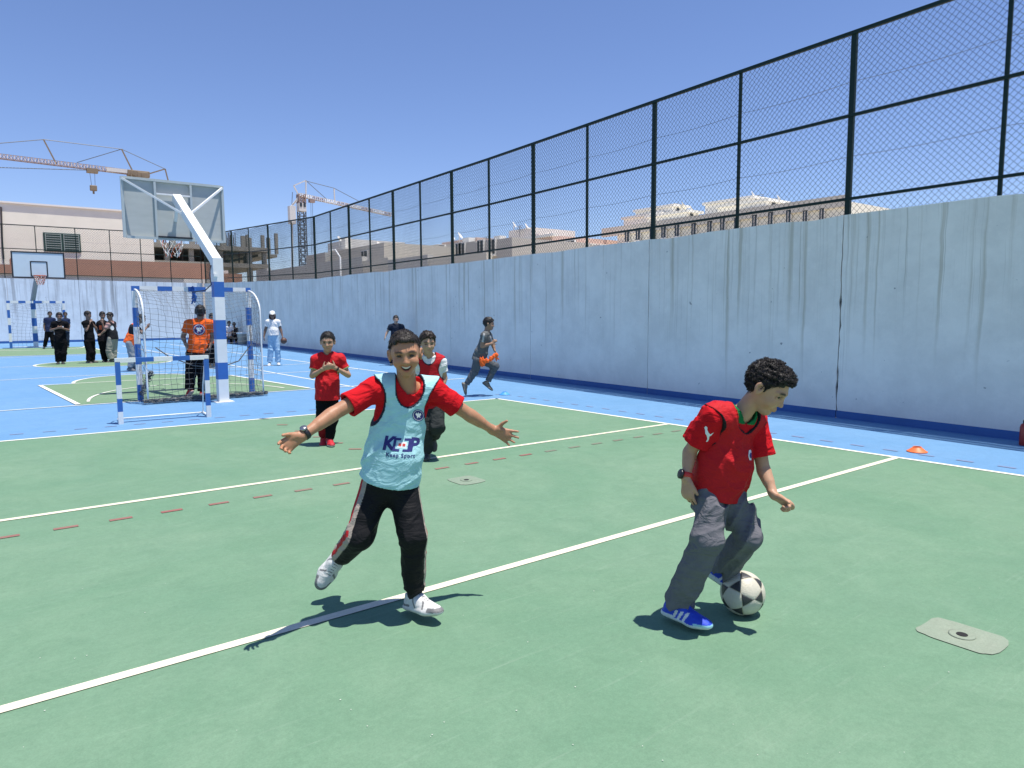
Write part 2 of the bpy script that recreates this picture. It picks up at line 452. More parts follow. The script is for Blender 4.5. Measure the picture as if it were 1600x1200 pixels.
# ------------------------------------------------------------------ right wall, far wall
BEND = 27.3
def wx(y): return 9.36 + (1.57 / 27) * y if y <= BEND else 9.36 + 1.57 / 27 * BEND + (0.74 / 19.7) * (y - BEND)
def wz(y): return 2.83 if y < 14 else (2.83 + 0.11 * (y - 14) / 13.3 if y < BEND else 2.94 + 0.56 * (y - BEND) / 19.7)
def wpanel(parent, y0, y1, crack0, crack1):
    nz, ny = 26, 8
    v, f = [], []
    gap = 0.0035
    r = random.Random(int(y0 * 100))
    for k in range(nz + 1):
        t = k / nz
        e0 = gap + (r.random() ** 2) * (0.006 if not crack0 else (0.024 if t < 0.6 else 0.010))
        e1 = gap + (r.random() ** 2) * (0.006 if not crack1 else (0.024 if t < 0.6 else 0.010))
        for j in range(ny + 1):
            y = y0 + (y1 - y0) * j / ny
            if j == 0: y += e0
            if j == ny: y -= e1
            z = wz(y) * t
            if k == nz: z -= (r.random() ** 4) * 0.035
            v.append((wx(y), y, z))
    n0 = len(v)
    for p in list(v): v.append((p[0] + 0.2, p[1], p[2]))
    w = ny + 1
    for k in range(nz):
        for j in range(ny):
            a = k * w + j
            f.append((a, a + w, a + w + 1, a + 1)); f.append((n0 + a, n0 + a + 1, n0 + a + w + 1, n0 + a + w))
    for k in range(nz):
        a = k * w; f.append((a, n0 + a, n0 + a + w, a + w))
        a = k * w + ny; f.append((a, a + w, n0 + a + w, n0 + a))
    for j in range(ny):
        a = nz * w + j; f.append((a, n0 + a, n0 + a + 1, a + 1))
    link('wall_panel', mesh('wall_panel', v, f, WALL), parent)
    v = []
    for y in (y0 + 0.006, y1 - 0.006):
        for z in (0.0, 0.105): v.append((wx(y) - 0.004, y, z))
        for z in (0.0, 0.105): v.append((wx(y) + 0.01, y, z))
    link('skirting_band', mesh('skirting_band', v, [(0, 1, 5, 4), (1, 3, 7, 5), (0, 2, 3, 1), (4, 5, 7, 6)], SKIRT), parent)

wall = empty('boundary_wall', (0, 0, 0), label='long pale blue concrete wall with rusty drip stains down the right side', category='wall')
PY_ = [5.02 + 1.857 * i for i in range(-5, 13)]           # fence posts along the straight part
joints = [PY_[0]] + [PY_[i] for i in range(1, 18, 2)] + [33.5, 40.2, 46.9]
joints = sorted(set(round(j, 3) for j in joints))
for a, b in zip(joints[:-1], joints[1:]):
    wpanel(wall, a, b, abs(a - 5.02) < 0.01, abs(b - 5.02) < 0.01)
m = MB()
for j in joints[1:-1]: m.box((wx(j) + 0.09, j, wz(j) / 2 - 0.03), (0.1, 0.12, wz(j) - 0.1))
m.build('joint_filler', HOLE, wall)

farw = empty('far_wall', (0, 0, 0), label='light blue streaked concrete wall closing the far end of the court', category='wall')
def fy(x): return 48.75 - 0.146 * x
def fz(x): return 3.66 - 0.012 * x
xs = [11.62, 8.33, 5.04, 1.65, -1.7, -5.1, -8.5, -15, -22, -30]
for a, b in zip(xs[:-1], xs[1:]):
    v = []
    for x in (a - 0.008, b + 0.008):
        for dy in (0, 0.22):
            for z in (0, fz(x)): v.append((x, fy(x) + dy, z))
    link('wall_panel', mesh('wall_panel', v, [(0, 1, 5, 4), (2, 6, 7, 3), (1, 3, 7, 5), (0, 2, 3, 1), (4, 5, 7, 6)], WALL2), farw)
    v = []
    for x in (a - 0.008, b + 0.008):
        for dy in (-0.005, 0.01):
            for z in (0, 0.13): v.append((x, fy(x) + dy, z))
    link('skirting_band', mesh('skirting_band', v, [(0, 1, 5, 4), (1, 3, 7, 5), (0, 2, 3, 1), (4, 5, 7, 6)], SKIRT), farw)

# ------------------------------------------------------------------ chain link fences
def chain(w, h, cell=0.083, r=0.0030, seed=1, bumpy=0.012):
    g = np.random.default_rng(seed)
    nw = max(2, int(round(w / cell))); c = w / nw
    ns = int(round(h / (c / 2)))
    k = np.arange(ns + 1)
    P = []
    ph = g.uniform(0, 6, 4)
    for j in range(nw):
        for s in (0, 1):
            x = (j + 0.5) * c + (c / 2) * (1 if s else -1) * np.where(k % 2 == 0, 1, 0) * 1.0
            z = k * h / ns
            x = x + 0.004 * np.sin(z * 5 + ph[0] + j * 0.3)
            z2 = z - 0.010 * np.sin(x * 2.2 + ph[2]) * np.sin(np.pi * z / h)
            y = bumpy * np.sin(x * 3.1 + ph[1]) * np.sin(np.pi * z / h) + (0.003 if s else -0.003)
            P.append(np.stack([x, y, z2], -1))
    return wires(np.array(P), r)

def fence_run(root, pts, tops, zoff, thick, mesh_cache, wire_r):
    """pts: ground x,y of the posts; tops: wall-top z at each; zoff: (low rail, mid rail, top rail) above it"""
    n = len(pts)
    for i in range(n):
        x, y = pts[i]; z0 = tops[i]; h = zoff(i)[2]
        w = 0.068 if thick(i) else 0.044
        m = MB(); m.box((x, y, z0 + h / 2 - 0.02), (w, w, h + 0.04), bevel=0.006); m.build('post', FENCE, root)
    for i in range(n - 1):
        a, b = pts[i], pts[i + 1]
        for k, w in ((0, 0.038), (1, 0.042), (2, 0.050)):
            za, zb = tops[i] + zoff(i)[k], tops[i + 1] + zoff(i + 1)[k]
            m = MB(); m.beam((a[0] - 0.03, a[1], za), (b[0] - 0.03, b[1], zb), w, w, bevel=0.005); m.build('rail', FENCE, root)
        h = (zoff(i)[2] + zoff(i + 1)[2]) / 2
        wd = math.hypot(b[0] - a[0], b[1] - a[1])
        keyk = (round(wd, 1), round(h, 1), i % 3)
        if keyk not in mesh_cache:
            v, f = chain(wd, h, 0.083 if wire_r < 0.004 else 0.13, wire_r, seed=len(mesh_cache) + 3)
            mesh_cache[keyk] = np_mesh('chain_mesh', v, f, WIRE)
        o = link('chain_mesh', mesh_cache[keyk], root, kind='stuff')
        dx, dy = (b[0] - a[0]) / wd, (b[1] - a[1]) / wd
        dz = (tops[i + 1] - tops[i]) / wd
        o.matrix_world = Matrix(((dx, -dy, 0, a[0]), (dy, dx, 0, a[1]), (dz, 0, 1, tops[i] + 0.0), (0, 0, 0, 1)))
        for q in (0.33, 0.74):
            m = MB()
            pp = []
            for t in range(9):
                tt = t / 8
                pp.append((a[0] + (b[0] - a[0]) * tt, a[1] + (b[1] - a[1]) * tt, tops[i] * (1 - tt) + tops[i + 1] * tt + q * h - 0.03 * math.sin(math.pi * tt)))
            m.tube(pp, 0.0035, 4)
            m.build('tension_wire', WIRE2, root)
cache = {}
fence = empty('chain_link_fence', (0, 0, 0), label='tall dark green chain link fence on top of the long right wall', category='fence')
ys = PY_ + [30.1, 33.5, 36.8, 40.2, 43.6, 46.9]
def zo(i):
    y = ys[i]; s = 1.0 if y < BEND else 1.0 + 0.16 * (y - BEND) / 14
    return (0.22 * s, 1.34 * s, 2.43 * s)
fence_run(fence, [(wx(y) + 0.1, y) for y in ys], [wz(y) for y in ys], zo, lambda i: i % 2 == 1, cache, 0.0035)
ffence = empty('far_chain_link_fence', (0, 0, 0), label='dark chain link fence on top of the far wall, before the cream building', category='fence')
fxs = [11.62, 9.9, 8.33, 6.75, 5.04, 3.13, 1.6, 0.0, -1.7, -3.4, -5.1, -8.5, -12]
fence_run(ffence, [(x, fy(x) + 0.1) for x in fxs], [fz(x) for x in fxs], lambda i: (0.26, 1.66, 2.98), lambda i: False, {}, 0.0042)
# ------------------------------------------------------------------ things on the court: goals, hoops
WHITE_P = simple('white_paint', (0.74, 0.75, 0.74), 0.45, var=0.12, scale=9, bump=0.15)
BLUE_P = simple('blue_paint', (0.028, 0.125, 0.42), 0.45, var=0.18, scale=9, bump=0.15)
NETM = simple('net_cord', (0.13, 0.14, 0.145), 0.8)
NETD = simple('net_cord_dark', (0.10, 0.105, 0.11), 0.8)
GREYM = simple('grey_steel', (0.30, 0.31, 0.31), 0.5, var=0.2)
RUST = simple('rust', (0.20, 0.09, 0.05), 0.8)
ORANGE = simple('orange_rim', (0.55, 0.10, 0.03), 0.5)
BLACKP = simple('black_paint', (0.015, 0.017, 0.025), 0.5)

def banded(a, b, w, cuts, first_blue, h=None, up=(0, 0, 1)):
    """a beam painted in alternating blocks; cuts are fractions along it"""
    m = MB(); a, b = Vector(a), Vector(b)
    cs = [0.0] + list(cuts) + [1.0]
    for i in range(len(cs) - 1):
        bl = (i % 2 == 0) == first_blue
        m.beam(a.lerp(b, cs[i]), a.lerp(b, cs[i + 1]), w, h or w, 1 if bl else 0, up)
    return m
PM = [WHITE_P, BLUE_P]

def grid_net(P, r, n=3):
    """P: (nu, nv, 3) knots -> cords both ways"""
    v1, f1 = wires(P, r, n); v2, f2 = wires(P.transpose(1, 0, 2), r, n)
    return np.vstack([v1, v2]), np.vstack([f1, f2 + len(v1)])

def tangle(name, a, b, count, mat, parent, rad=0.05, r=0.005, seed=2):
    g = np.random.default_rng(seed); a, b = np.array(a), np.array(b)
    P = []
    for i in range(count):
        t0 = g.uniform(0, 1); ln = g.uniform(0.05, 0.16)
        k = 9; tt = np.linspace(0, 1, k)
        base = a + (b - a) * np.clip(t0 + (tt[:, None] - 0.5) * ln, 0, 1)
        ph = g.uniform(0, 6.3, 3); am = g.uniform(0.3, 1.0) * rad
        off = np.stack([am * np.sin(tt * 6 + ph[0]), am * np.sin(tt * 7 + ph[1]), am * (1 + np.sin(tt * 5 + ph[2])) * 0.75 + 0.008], -1)
        P.append(base + off)
    v, f = wires(np.array(P), r, 4)
    return link(name, np_mesh(name, v, f, mat, True), parent, kind='stuff')

def big_goal(name, label, x0, x1, y, h, depth, cord, cordmat, cell, w=0.085, bundle=True):
    """depth < 0: the net hangs on the camera's side"""
    g = empty(name, ((x0 + x1) / 2, y, 0), label=label, category='goal', group='handball goals')
    c = (x0 + x1) / 2; hw = (x1 - x0) / 2
    for s in (-1, 1):
        banded((s * hw, 0, 0), (s * hw, 0, h - w), w, [0.15, 0.335, 0.52, 0.675, 0.85], True, up=(0, 1, 0)).build('post', PM, g)
    banded((-hw - w / 2, 0, h - w / 2), (hw + w / 2, 0, h - w / 2), w, [0.06, 0.20, 0.32, 0.45, 0.60, 0.73, 0.84, 0.955], True, up=(0, 1, 0)).build('crossbar', PM, g)
    prof = []
    for t in np.linspace(0, 1, 15):
        if t < 0.6:
            a = t / 0.6 * math.pi / 2; prof.append((depth * math.sin(a), h - 0.06 - 0.42 * (1 - math.cos(a))))
        else: prof.append((depth * (1 + 0.03 * (t - 0.6)), (h - 0.48) * (1 - (t - 0.6) / 0.4) + 0.03 * (t - 0.6) / 0.4))
    for s in (-1, 1):
        m = MB(); m.tube([(s * hw, p[0], p[1]) for p in prof], 0.016, 8); m.build('support_tube', WHITE_P, g, True)
    m = MB(); m.tube([(-hw, depth, 0.03), (hw, depth, 0.03)], 0.017, 8); m.build('ground_bar', WHITE_P, g, True)
    # net
    rg = np.random.default_rng(5)
    nu = int(round(2 * hw / cell)); pr = np.array(prof)
    d = np.r_[0, np.cumsum(np.hypot(*np.diff(pr, axis=0).T))]; nv = int(round(d[-1] / cell))
    s_ = np.linspace(0, d[-1], nv + 1); py_ = np.interp(s_, d, pr[:, 0]); pz_ = np.interp(s_, d, pr[:, 1])
    uu = np.linspace(-hw, hw, nu + 1)
    P = np.zeros((nu + 1, nv + 1, 3)); P[:, :, 0] = uu[:, None]; P[:, :, 1] = py_[None]; P[:, :, 2] = pz_[None]
    sag = np.sin(np.linspace(0, math.pi, nu + 1))[:, None] * np.sin(np.linspace(0, math.pi, nv + 1))[None]
    P[:, :, 2] -= 0.22 * sag * np.clip(1 - s_ / d[-1], 0, 1)[None] ; P[:, :, 1] += 0.10 * sag * np.sign(-depth)
    P[:, :, 0] += 0.14 * sag * np.sin(s_ * 1.6)[None] + rg.normal(0, cell * 0.10, P.shape[:2])
    P[:, :, 1] += rg.normal(0, cell * 0.12, P.shape[:2]); P[:, :, 2] += rg.normal(0, cell * 0.07, P.shape[:2])
    P[:, :, 2] = np.maximum(P[:, :, 2], 0.012)
    v, f = grid_net(P, cord)
    link('net', np_mesh('net', v, f, cordmat), g, kind='stuff')
    for s in (-1, 1):
        na = max(3, int(abs(depth) / cell)); nb = int(h / cell)
        P = np.zeros((na + 1, nb + 1, 3))
        for i in range(na + 1):
            t = i / na; yy = depth * t
            zt = np.interp(abs(yy), np.abs(pr[:9, 0]), pr[:9, 1])
            P[i, :, 0] = s * hw; P[i, :, 1] = yy; P[i, :, 2] = np.linspace(0.012, zt, nb + 1)
        P += rg.normal(0, cell * 0.09, P.shape); P[:, :, 2] = np.maximum(P[:, :, 2], 0.012)
        v, f = grid_net(P, cord)
        link('side_net', np_mesh('side_net', v, f, cordmat), g, kind='stuff')
    if bundle:
        tangle('net_bundle', (-hw - 0.05, depth, 0.02), (hw + 0.05, depth, 0.02), 420, cordmat, g, 0.045, 0.0055)
        tangle('net_bundle', (-hw, 0.0, 0.02), (-hw + 0.12, depth * 0.6, 0.5), 60, cordmat, g, 0.06, 0.0045, 8)
        m = MB(); m.tube([(-hw + 0.1 + 0.05 * i * 2 * hw / 1.9, depth + 0.09 + 0.012 * math.sin(i * 1.3), 0.035 + 0.012 * math.sin(i * 0.9)) for i in range(33)],
                         [0.03 + 0.012 * math.sin(i * 2.1) for i in range(33)], 8); m.build('rolled_tarp', GREYM, g, True)
    return g
NG = big_goal('goal', 'blue and white banded goal with sagging net around the orange shirt goalkeeper', 2.275, 4.215, 13.8, 2.02, -0.68, 0.0030, NETM, 0.095)
m = MB()
for i in range(9):
    m.tube([(-0.03 + 0.02 * math.sin(i * 2), -0.05, 2.03 - 0.01 * i), (0.0 + 0.03 * math.cos(i), -0.065, 1.95 - 0.018 * i), (-0.03 + 0.03 * math.sin(i * 3), -0.05, 1.87 - 0.02 * i)], 0.014, 6)
m.build('blue_rag', BLUE_P, NG, True)
m = MB()
m.tube([(-0.75, -0.35, 0.95), (-0.55, -0.45, 0.78), (-0.2, -0.55, 0.62), (0.2, -0.6, 0.55), (0.6, -0.5, 0.66), (0.9, -0.3, 0.95), (0.97, -0.05, 1.3)], 0.011, 6)
m.build('rope', NETD, NG, True)
big_goal('goal', 'small looking banded goal standing before the far wall beneath the far backboard', 1.36, 3.56, 40.5, 2.24, 1.0, 0.004, NETM, 0.17, 0.11, False)

sg = empty('training_goal', (2.12, 10.95, 0), R(-3.5), label='low blue and white striped training goal without a net in front of the big goal', category='goal')
for s in (-1, 1):
    banded((s * 0.572, 0, 0), (s * 0.572, 0, 0.87), 0.062, [0.20, 0.41, 0.63], False, up=(0, 1, 0)).build('post', PM, sg)
    m = MB(); m.tube([(s * 0.56, 0.02, 0.885), (s * 0.565, 0.30, 0.45), (s * 0.57, 0.42, 0.022)], 0.0085, 6); m.tube([(s * 0.572, 0.03, 0.02), (s * 0.57, 0.43, 0.02)], 0.018, 6)
    m.build('side_stay', WHITE_P, sg, True)
banded((-0.604, 0, 0.888), (0.604, 0, 0.888), 0.062, [0.21, 0.40, 0.60, 0.79], False, up=(0, 1, 0)).build('crossbar', PM, sg)
m = MB(); m.tube([(-0.575, 0.42, 0.022), (0.575, 0.42, 0.022)], 0.012, 6); m.build('rear_bar', WHITE_P, sg, True)

# near hoop, seen from behind
BOARD = None
def board_mat():
    m, nt, b = new_mat('board_panel')
    tc = N(nt, 'ShaderNodeTexCoord')
    n = N(nt, 'ShaderNodeTexNoise', inp={'Scale': 3.0, 'Detail': 8.0, 'Roughness': 0.7})
    mp = N(nt, 'ShaderNodeMapping', inp={'Scale': (1.0, 1.0, 4.0)})
    L(nt, tc.outputs['Object'], mp.inputs['Vector']); L(nt, mp.outputs[0], n.inputs['Vector'])
    mx = N(nt, 'ShaderNodeMix', data_type='RGBA'); mx.inputs[6].default_value = (0.36, 0.385, 0.375, 1); mx.inputs[7].default_value = (0.50, 0.52, 0.505, 1)
    L(nt, n.outputs['Fac'], mx.inputs[0]); L(nt, mx.outputs[2], b.inputs['Base Color'])
    b.inputs['Roughness'].default_value = 0.65
    return m
BOARD = board_mat()
STEEL = simple('board_frame', (0.42, 0.47, 0.48), 0.45, var=0.15)
hp = empty('basketball_hoop', (3.37, 12.66, 0), label='near basketball hoop with banded pole and grey backboard seen from behind', category='basketball hoop')
m = banded((0, 0, 0), (0, 0, 2.47), 0.165, [0.40 / 2.47, 0.69 / 2.47, 1.09 / 2.47, 1.42 / 2.47, 1.81 / 2.47, 2.07 / 2.47], False, up=(0, 1, 0))
m.box((0, 0, 0.008), (0.30, 0.30, 0.016))
m.build('pole', PM, hp)
m = MB(); m.beam((0, -0.02, 2.40), (-0.16, 1.93, 3.72), 0.15, 0.15, up=(1, 0, 0), bevel=0.008); m.build('arm', WHITE_P, hp)
by = 2.09
bd = MB(); bd.box((-0.165, by, 3.49), (1.76, 0.018, 1.06)); bdo = bd.build('backboard', BOARD, hp)
m = MB()
for x in (-1.045, 0.715): m.box((x, by - 0.03, 3.49), (0.045, 0.045, 1.10))
for z in (2.955, 4.025): m.box((-0.165, by - 0.03, z), (1.71, 0.045, 0.045))
m.build('frame', STEEL, bdo)
for x in (-0.50, 0.13):
    m = MB(); m.box((x, by - 0.031, 3.49), (0.04, 0.04, 1.02)); m.build('upright', STEEL, bdo)
m = MB(); m.box((-0.185, by - 0.05, 3.78), (0.59, 0.03, 0.03)); m.build('cross_member', WHITE_P, bdo)
m = MB(); m.box((-0.185, by - 0.05, 2.985), (0.60, 0.05, 0.03)); m.build('cross_member', BLACKP, bdo)
for x in (-1.04, 0.71):
    m = MB(); m.beam((x, by - 0.05, 4.0), (-0.115, 1.36, 3.31), 0.035, 0.035); m.build('brace', WHITE_P, hp)
m = MB(); m.beam((-0.16, 1.85, 3.66), (-0.165, by - 0.01, 3.30), 0.05, 0.05); m.build('brace', WHITE_P, hp)
m = MB(); m.tube([(-0.165 + 0.23 * math.cos(a), by + 0.36 + 0.23 * math.sin(a), 3.0) for a in np.linspace(0, 2 * math.pi, 33)], 0.011, 6, caps=False)
m.beam((-0.165, by, 3.0), (-0.165, by + 0.14, 3.0), 0.12, 0.02); m.build('ring', ORANGE, hp, True)
def hoop_net(c, r0, h, mats, parent, cordr=0.0045, seed=3):
    P = []; k = 12
    for j in range(k):
        for s in (1, -1):
            pts = []
            for i in range(9):
                t = i / 8; a = 2 * math.pi * (j + s * t * 2.2) / k; r_ = r0 * (1 - 0.5 * t)
                pts.append((c[0] + r_ * math.cos(a), c[1] + r_ * math.sin(a), c[2] - h * t + 0.02 * math.sin(7 * a)))
            P.append(pts)
    v, f = wires(np.array(P), cordr, 4)
    nf = len(f) // (2 * k); mi = np.repeat(np.arange(2 * k) % len(mats), nf)
    return link('hoop_net', np_mesh('hoop_net', v, f, mats, True, mi), parent, kind='stuff')
hoop_net((-0.165, by + 0.36, 3.0), 0.23, 0.34, [WHITE_P, WHITE_P, ORANGE], hp, 0.0045)
m = MB(); m.tube([(-0.09, 0.02, 2.35), (-0.13, -0.02, 2.18), (-0.12, -0.06, 2.02), (-0.22, -0.05, 1.92), (-0.35, 0.3, 1.9)], 0.009, 6)
m.build('cable', BLACKP, hp, True)
m = MB(); m.box((-0.05, 0.0, 2.18), (0.06, 0.20, 0.05)); m.build('bracket', WHITE_P, hp)

# far hoop, seen from the front
BOARDW = simple('board_white', (0.55, 0.63, 0.69), 0.5, var=0.06)
fh = empty('basketball_hoop', (2.38, 41.3, 0), label='far basketball hoop with pale blue backboard facing the camera', category='basketball hoop')
banded((0, 0, 0), (0, 0, 2.3), 0.2, [0.12, 0.30, 0.45, 0.62, 0.80], False, up=(0, 1, 0)).build('pole', PM, fh)
m = MB(); m.beam((0, 0, 2.25), (0.26, -0.75, 3.75), 0.16, 0.16, bevel=0.01); m.build('arm', GREYM, fh)
m = MB(); m.box((0.285, -0.85, 3.93), (2.06, 0.04, 1.2)); fb = m.build('backboard', BOARDW, fh)
m = MB()
for x in (-0.745, 1.315): m.box((x, -0.874, 3.93), (0.06, 0.02, 1.24))
for z in (3.34, 4.52): m.box((0.285, -0.875, z), (2.0, 0.02, 0.06))
m.build('border', BLACKP, fb)
m = MB()
for x in (-0.03, 0.62): m.box((x, -0.874, 3.75), (0.05, 0.012, 0.72))
for z in (3.41, 4.09): m.box((0.295, -0.876, z), (0.6, 0.012, 0.05))
m.build('target_square', BLACKP, fb)
m = MB(); m.tube([(0.285 + 0.25 * math.cos(a), -1.2 + 0.25 * math.sin(a), 3.42) for a in np.linspace(0, 2 * math.pi, 33)], 0.016, 6, caps=False)
m.build('ring', ORANGE, fh, True)
hoop_net((0.285, -1.2, 3.42), 0.25, 0.42, [WHITE_P, ORANGE], fh, 0.010)

# cones, bin, canister
def cone(name, c, mat, label, r=0.10, h=0.056):
    root = empty(name, (c[0], c[1], 0), label=label, category='cone')
    m = MB(); n = 36
    prof = [(r, 0.004), (r, 0.010), (r * 0.92, 0.013), (r * 0.86, 0.016), (r * 0.42, h * 0.93), (r * 0.37, h), (r * 0.33, h * 0.97), (r * 0.80, 0.008)]
    vs_, fs = [], []
    for q, z in prof:
        for j in range(n):
            a = 2 * math.pi * j / n; vs_.append((q * math.cos(a), q * math.sin(a), z))
    for i in range(len(prof) - 1):
        for j in range(n):
            j2 = (j + 1) % n; fs.append((i * n + j, i * n + j2, (i + 1) * n + j2, (i + 1) * n + j))
    m.add(vs_, fs); m.build('disc', mat, root, True)
    m = MB(); m.tube([(r * 0.385 * math.cos(a), r * 0.385 * math.sin(a), h * 0.985) for a in np.linspace(0, 2 * math.pi, 25)], 0.004, 6, caps=False); m.build('lip', mat, root, True)
ORG = simple('cone_orange', (0.80, 0.16, 0.04), 0.5, var=0.08)
CBL = simple('cone_blue', (0.06, 0.30, 0.75), 0.5, var=0.08)
cone('marker_cone', (7.93, 3.22), ORG, 'flat orange marker cone on the blue strip by the right wall')
cone('marker_cone', (7.75, 10.33), CBL, 'flat blue marker cone on the blue floor beside the grey running boy', 0.10)
RED_P = simple('canister_red', (0.32, 0.03, 0.02), 0.35, var=0.2)
cn = empty('fire_extinguisher', (9.225, 2.64, 0), label='red canister with black top at the foot of the wall, cut by the right edge', category='fire extinguisher')
m = MB(); m.lathe([(0.04, 0.0), (0.046, 0.012), (0.046, 0.20), (0.038, 0.235), (0.02, 0.25)], n=24); m.build('body', RED_P, cn, True)
m = MB(); m.lathe([(0.02, 0.25), (0.022, 0.275), (0.012, 0.29)], n=16); m.beam((0, 0, 0.285), (0.03, -0.06, 0.30), 0.015, 0.012); m.tube([(0.02, 0.0, 0.265), (0.07, 0.01, 0.25), (0.068, 0.01, 0.12)], 0.007, 6); m.build('valve', BLACKP, cn)
BEIGE = simple('beige_plastic', (0.42, 0.37, 0.30), 0.6, var=0.15)
bn = empty('waste_bin', (11.02, 37.3, 0), label='beige waste bin with a white rim by the wall, behind the right goal post', category='bin')
m = MB(); m.lathe([(0.17, 0.0), (0.20, 0.02), (0.24, 0.55), (0.245, 0.56)], n=20); m.build('tub', BEIGE, bn, True)
m = MB(); m.lathe([(0.25, 0.54), (0.28, 0.55), (0.28, 0.62), (0.24, 0.63)], n=20); m.build('rim', WHITE_P, bn, True)
# ------------------------------------------------------------------ beyond the walls
CREAM = simple('cream_render', (0.88, 0.84, 0.70), 0.85, var=0.10, scale=0.8, bump=0.2, bscale=8)
BROWN = simple('brown_render', (0.42, 0.23, 0.155), 0.85, var=0.12, scale=0.9)
GREYR = simple('grey_render', (0.55, 0.53, 0.49), 0.85, var=0.12, scale=0.7)
CONC = simple('raw_concrete', (0.30, 0.28, 0.24), 0.9, var=0.25, scale=1.2)
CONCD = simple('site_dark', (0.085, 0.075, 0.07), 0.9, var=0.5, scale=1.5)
TAN = simple('tan_render', (0.68, 0.63, 0.53), 0.85, var=0.12, scale=0.7)
PINK = simple('pink_render', (0.66, 0.50, 0.42), 0.85, var=0.10, scale=0.6)
PALE = simple('pale_render', (0.84, 0.81, 0.74), 0.85, var=0.08, scale=0.6)
TAUPE = simple('taupe_render', (0.57, 0.53, 0.47), 0.85, var=0.12, scale=0.6)
GLASSD = simple('dark_pane', (0.035, 0.04, 0.045), 0.15, var=0.4, scale=2)
SHUT = simple('green_shutter', (0.012, 0.055, 0.038), 0.5, var=0.2)
SLAT = simple('shutter_slat', (0.30, 0.36, 0.33), 0.5)
REBAR = simple('rebar', (0.13, 0.08, 0.06), 0.8)
CRW = simple('crane_white', (0.62, 0.60, 0.58), 0.5)
CRR = simple('crane_red', (0.30, 0.21, 0.18), 0.5)
CRD = simple('crane_dark', (0.12, 0.14, 0.17), 0.5)
CRY = simple('crane_ochre', (0.22, 0.165, 0.11), 0.6)

# cream building with green shutters
def X_block(name, p0, p1, ztop, Y, dep, mat, parent, z0=0.0, bevel=0.0):
    m = MB(); m.box(((p0 + p1) / 2, Y + dep / 2, (z0 + ztop) / 2), (abs(p1 - p0), dep, ztop - z0), bevel=bevel); return m.build(name, mat, parent)
Y0 = 62.0
xr = on_y(240, 380, Y0).x; zt = on_y(60, 321, Y0).z
cb = empty('cream_building', (0, 0, 0), label='plain cream building with a green shuttered window beyond the far wall', category='building')
X_block('wall', -30, xr, zt, Y0, 12, CREAM, cb)
m = MB(); m.box(((-30 + xr) / 2, Y0 + 5.98, zt + 0.06), (xr + 30.2, 12.2, 0.12)); m.build('coping', PALE, cb)
a, b = on_y(67, 363, Y0), on_y(127, 395, Y0)
w = MB(); w.box(((a.x + b.x) / 2, Y0 - 0.02, (a.z + b.z) / 2), (b.x - a.x, 0.08, a.z - b.z)); wo_ = w.build('window', SHUT, cb)
hw_ = (b.x - a.x)
for s in (0, 1):
    for k in range(8):
        zc = b.z + (a.z - b.z) * (k + 0.6) / 8.2
        m = MB(); m.box((a.x + hw_ * (0.26 + 0.49 * s), Y0 - 0.085, zc), (hw_ * 0.40, 0.03, 0.055)); m.build('slat', SLAT, wo_)
    for e in (-1, 1):
        m = MB(); m.box((a.x + hw_ * (0.26 + 0.49 * s + 0.205 * e), Y0 - 0.09, (a.z + b.z) / 2), (0.05, 0.05, (a.z - b.z) * 0.92)); m.build('shutter_stile', SLAT, wo_)
m = MB(); m.tube([(on_y(1, 318, Y0).x, Y0 - 0.06, zt - 0.3), (on_y(2, 360, Y0).x, Y0 - 0.06, on_y(2, 380, Y0).z), (on_y(6, 410, Y0).x, Y0 - 0.06, on_y(6, 405, Y0).z)], 0.06, 6); m.build('downpipe', CONCD, cb)

bb = empty('brown_building', (0, 0, 0), label='low brown rendered terrace wall behind the far fence', category='building')
Yb = 57.0
X_block('wall', on_y(18, 405, Yb).x, on_y(330, 405, Yb).x, on_y(200, 407.5, Yb).z, Yb, 3, BROWN, bb)
X_block('annex', on_y(330, 420, Yb).x, on_y(379, 420, Yb).x, on_y(350, 427, Yb).z, Yb + 0.2, 3, BROWN, bb)
X_block('parapet', on_y(330, 420, Yb).x, on_y(360, 420, Yb).x, on_y(350, 421.5, Yb).z, Yb + 0.6, 2, PALE, bb)
X_block('low_wall', -30, on_y(18, 405, Yb).x, on_y(5, 413, Yb).z, Yb, 3, BROWN, bb)
gw = empty('kerb_wall', (0, 0, 0), label='grey low wall just behind the far fence under the brown terrace', category='wall')
X_block('wall_block', -30, on_y(330, 430, 53.5).x, on_y(150, 432.5, 53.5).z, 53.5, 0.4, GREYR, gw)
m = MB(); m.box((-9, 53.7, on_y(150, 432.5, 53.5).z + 0.03), (42, 0.5, 0.06)); m.build('coping', CONC, gw)

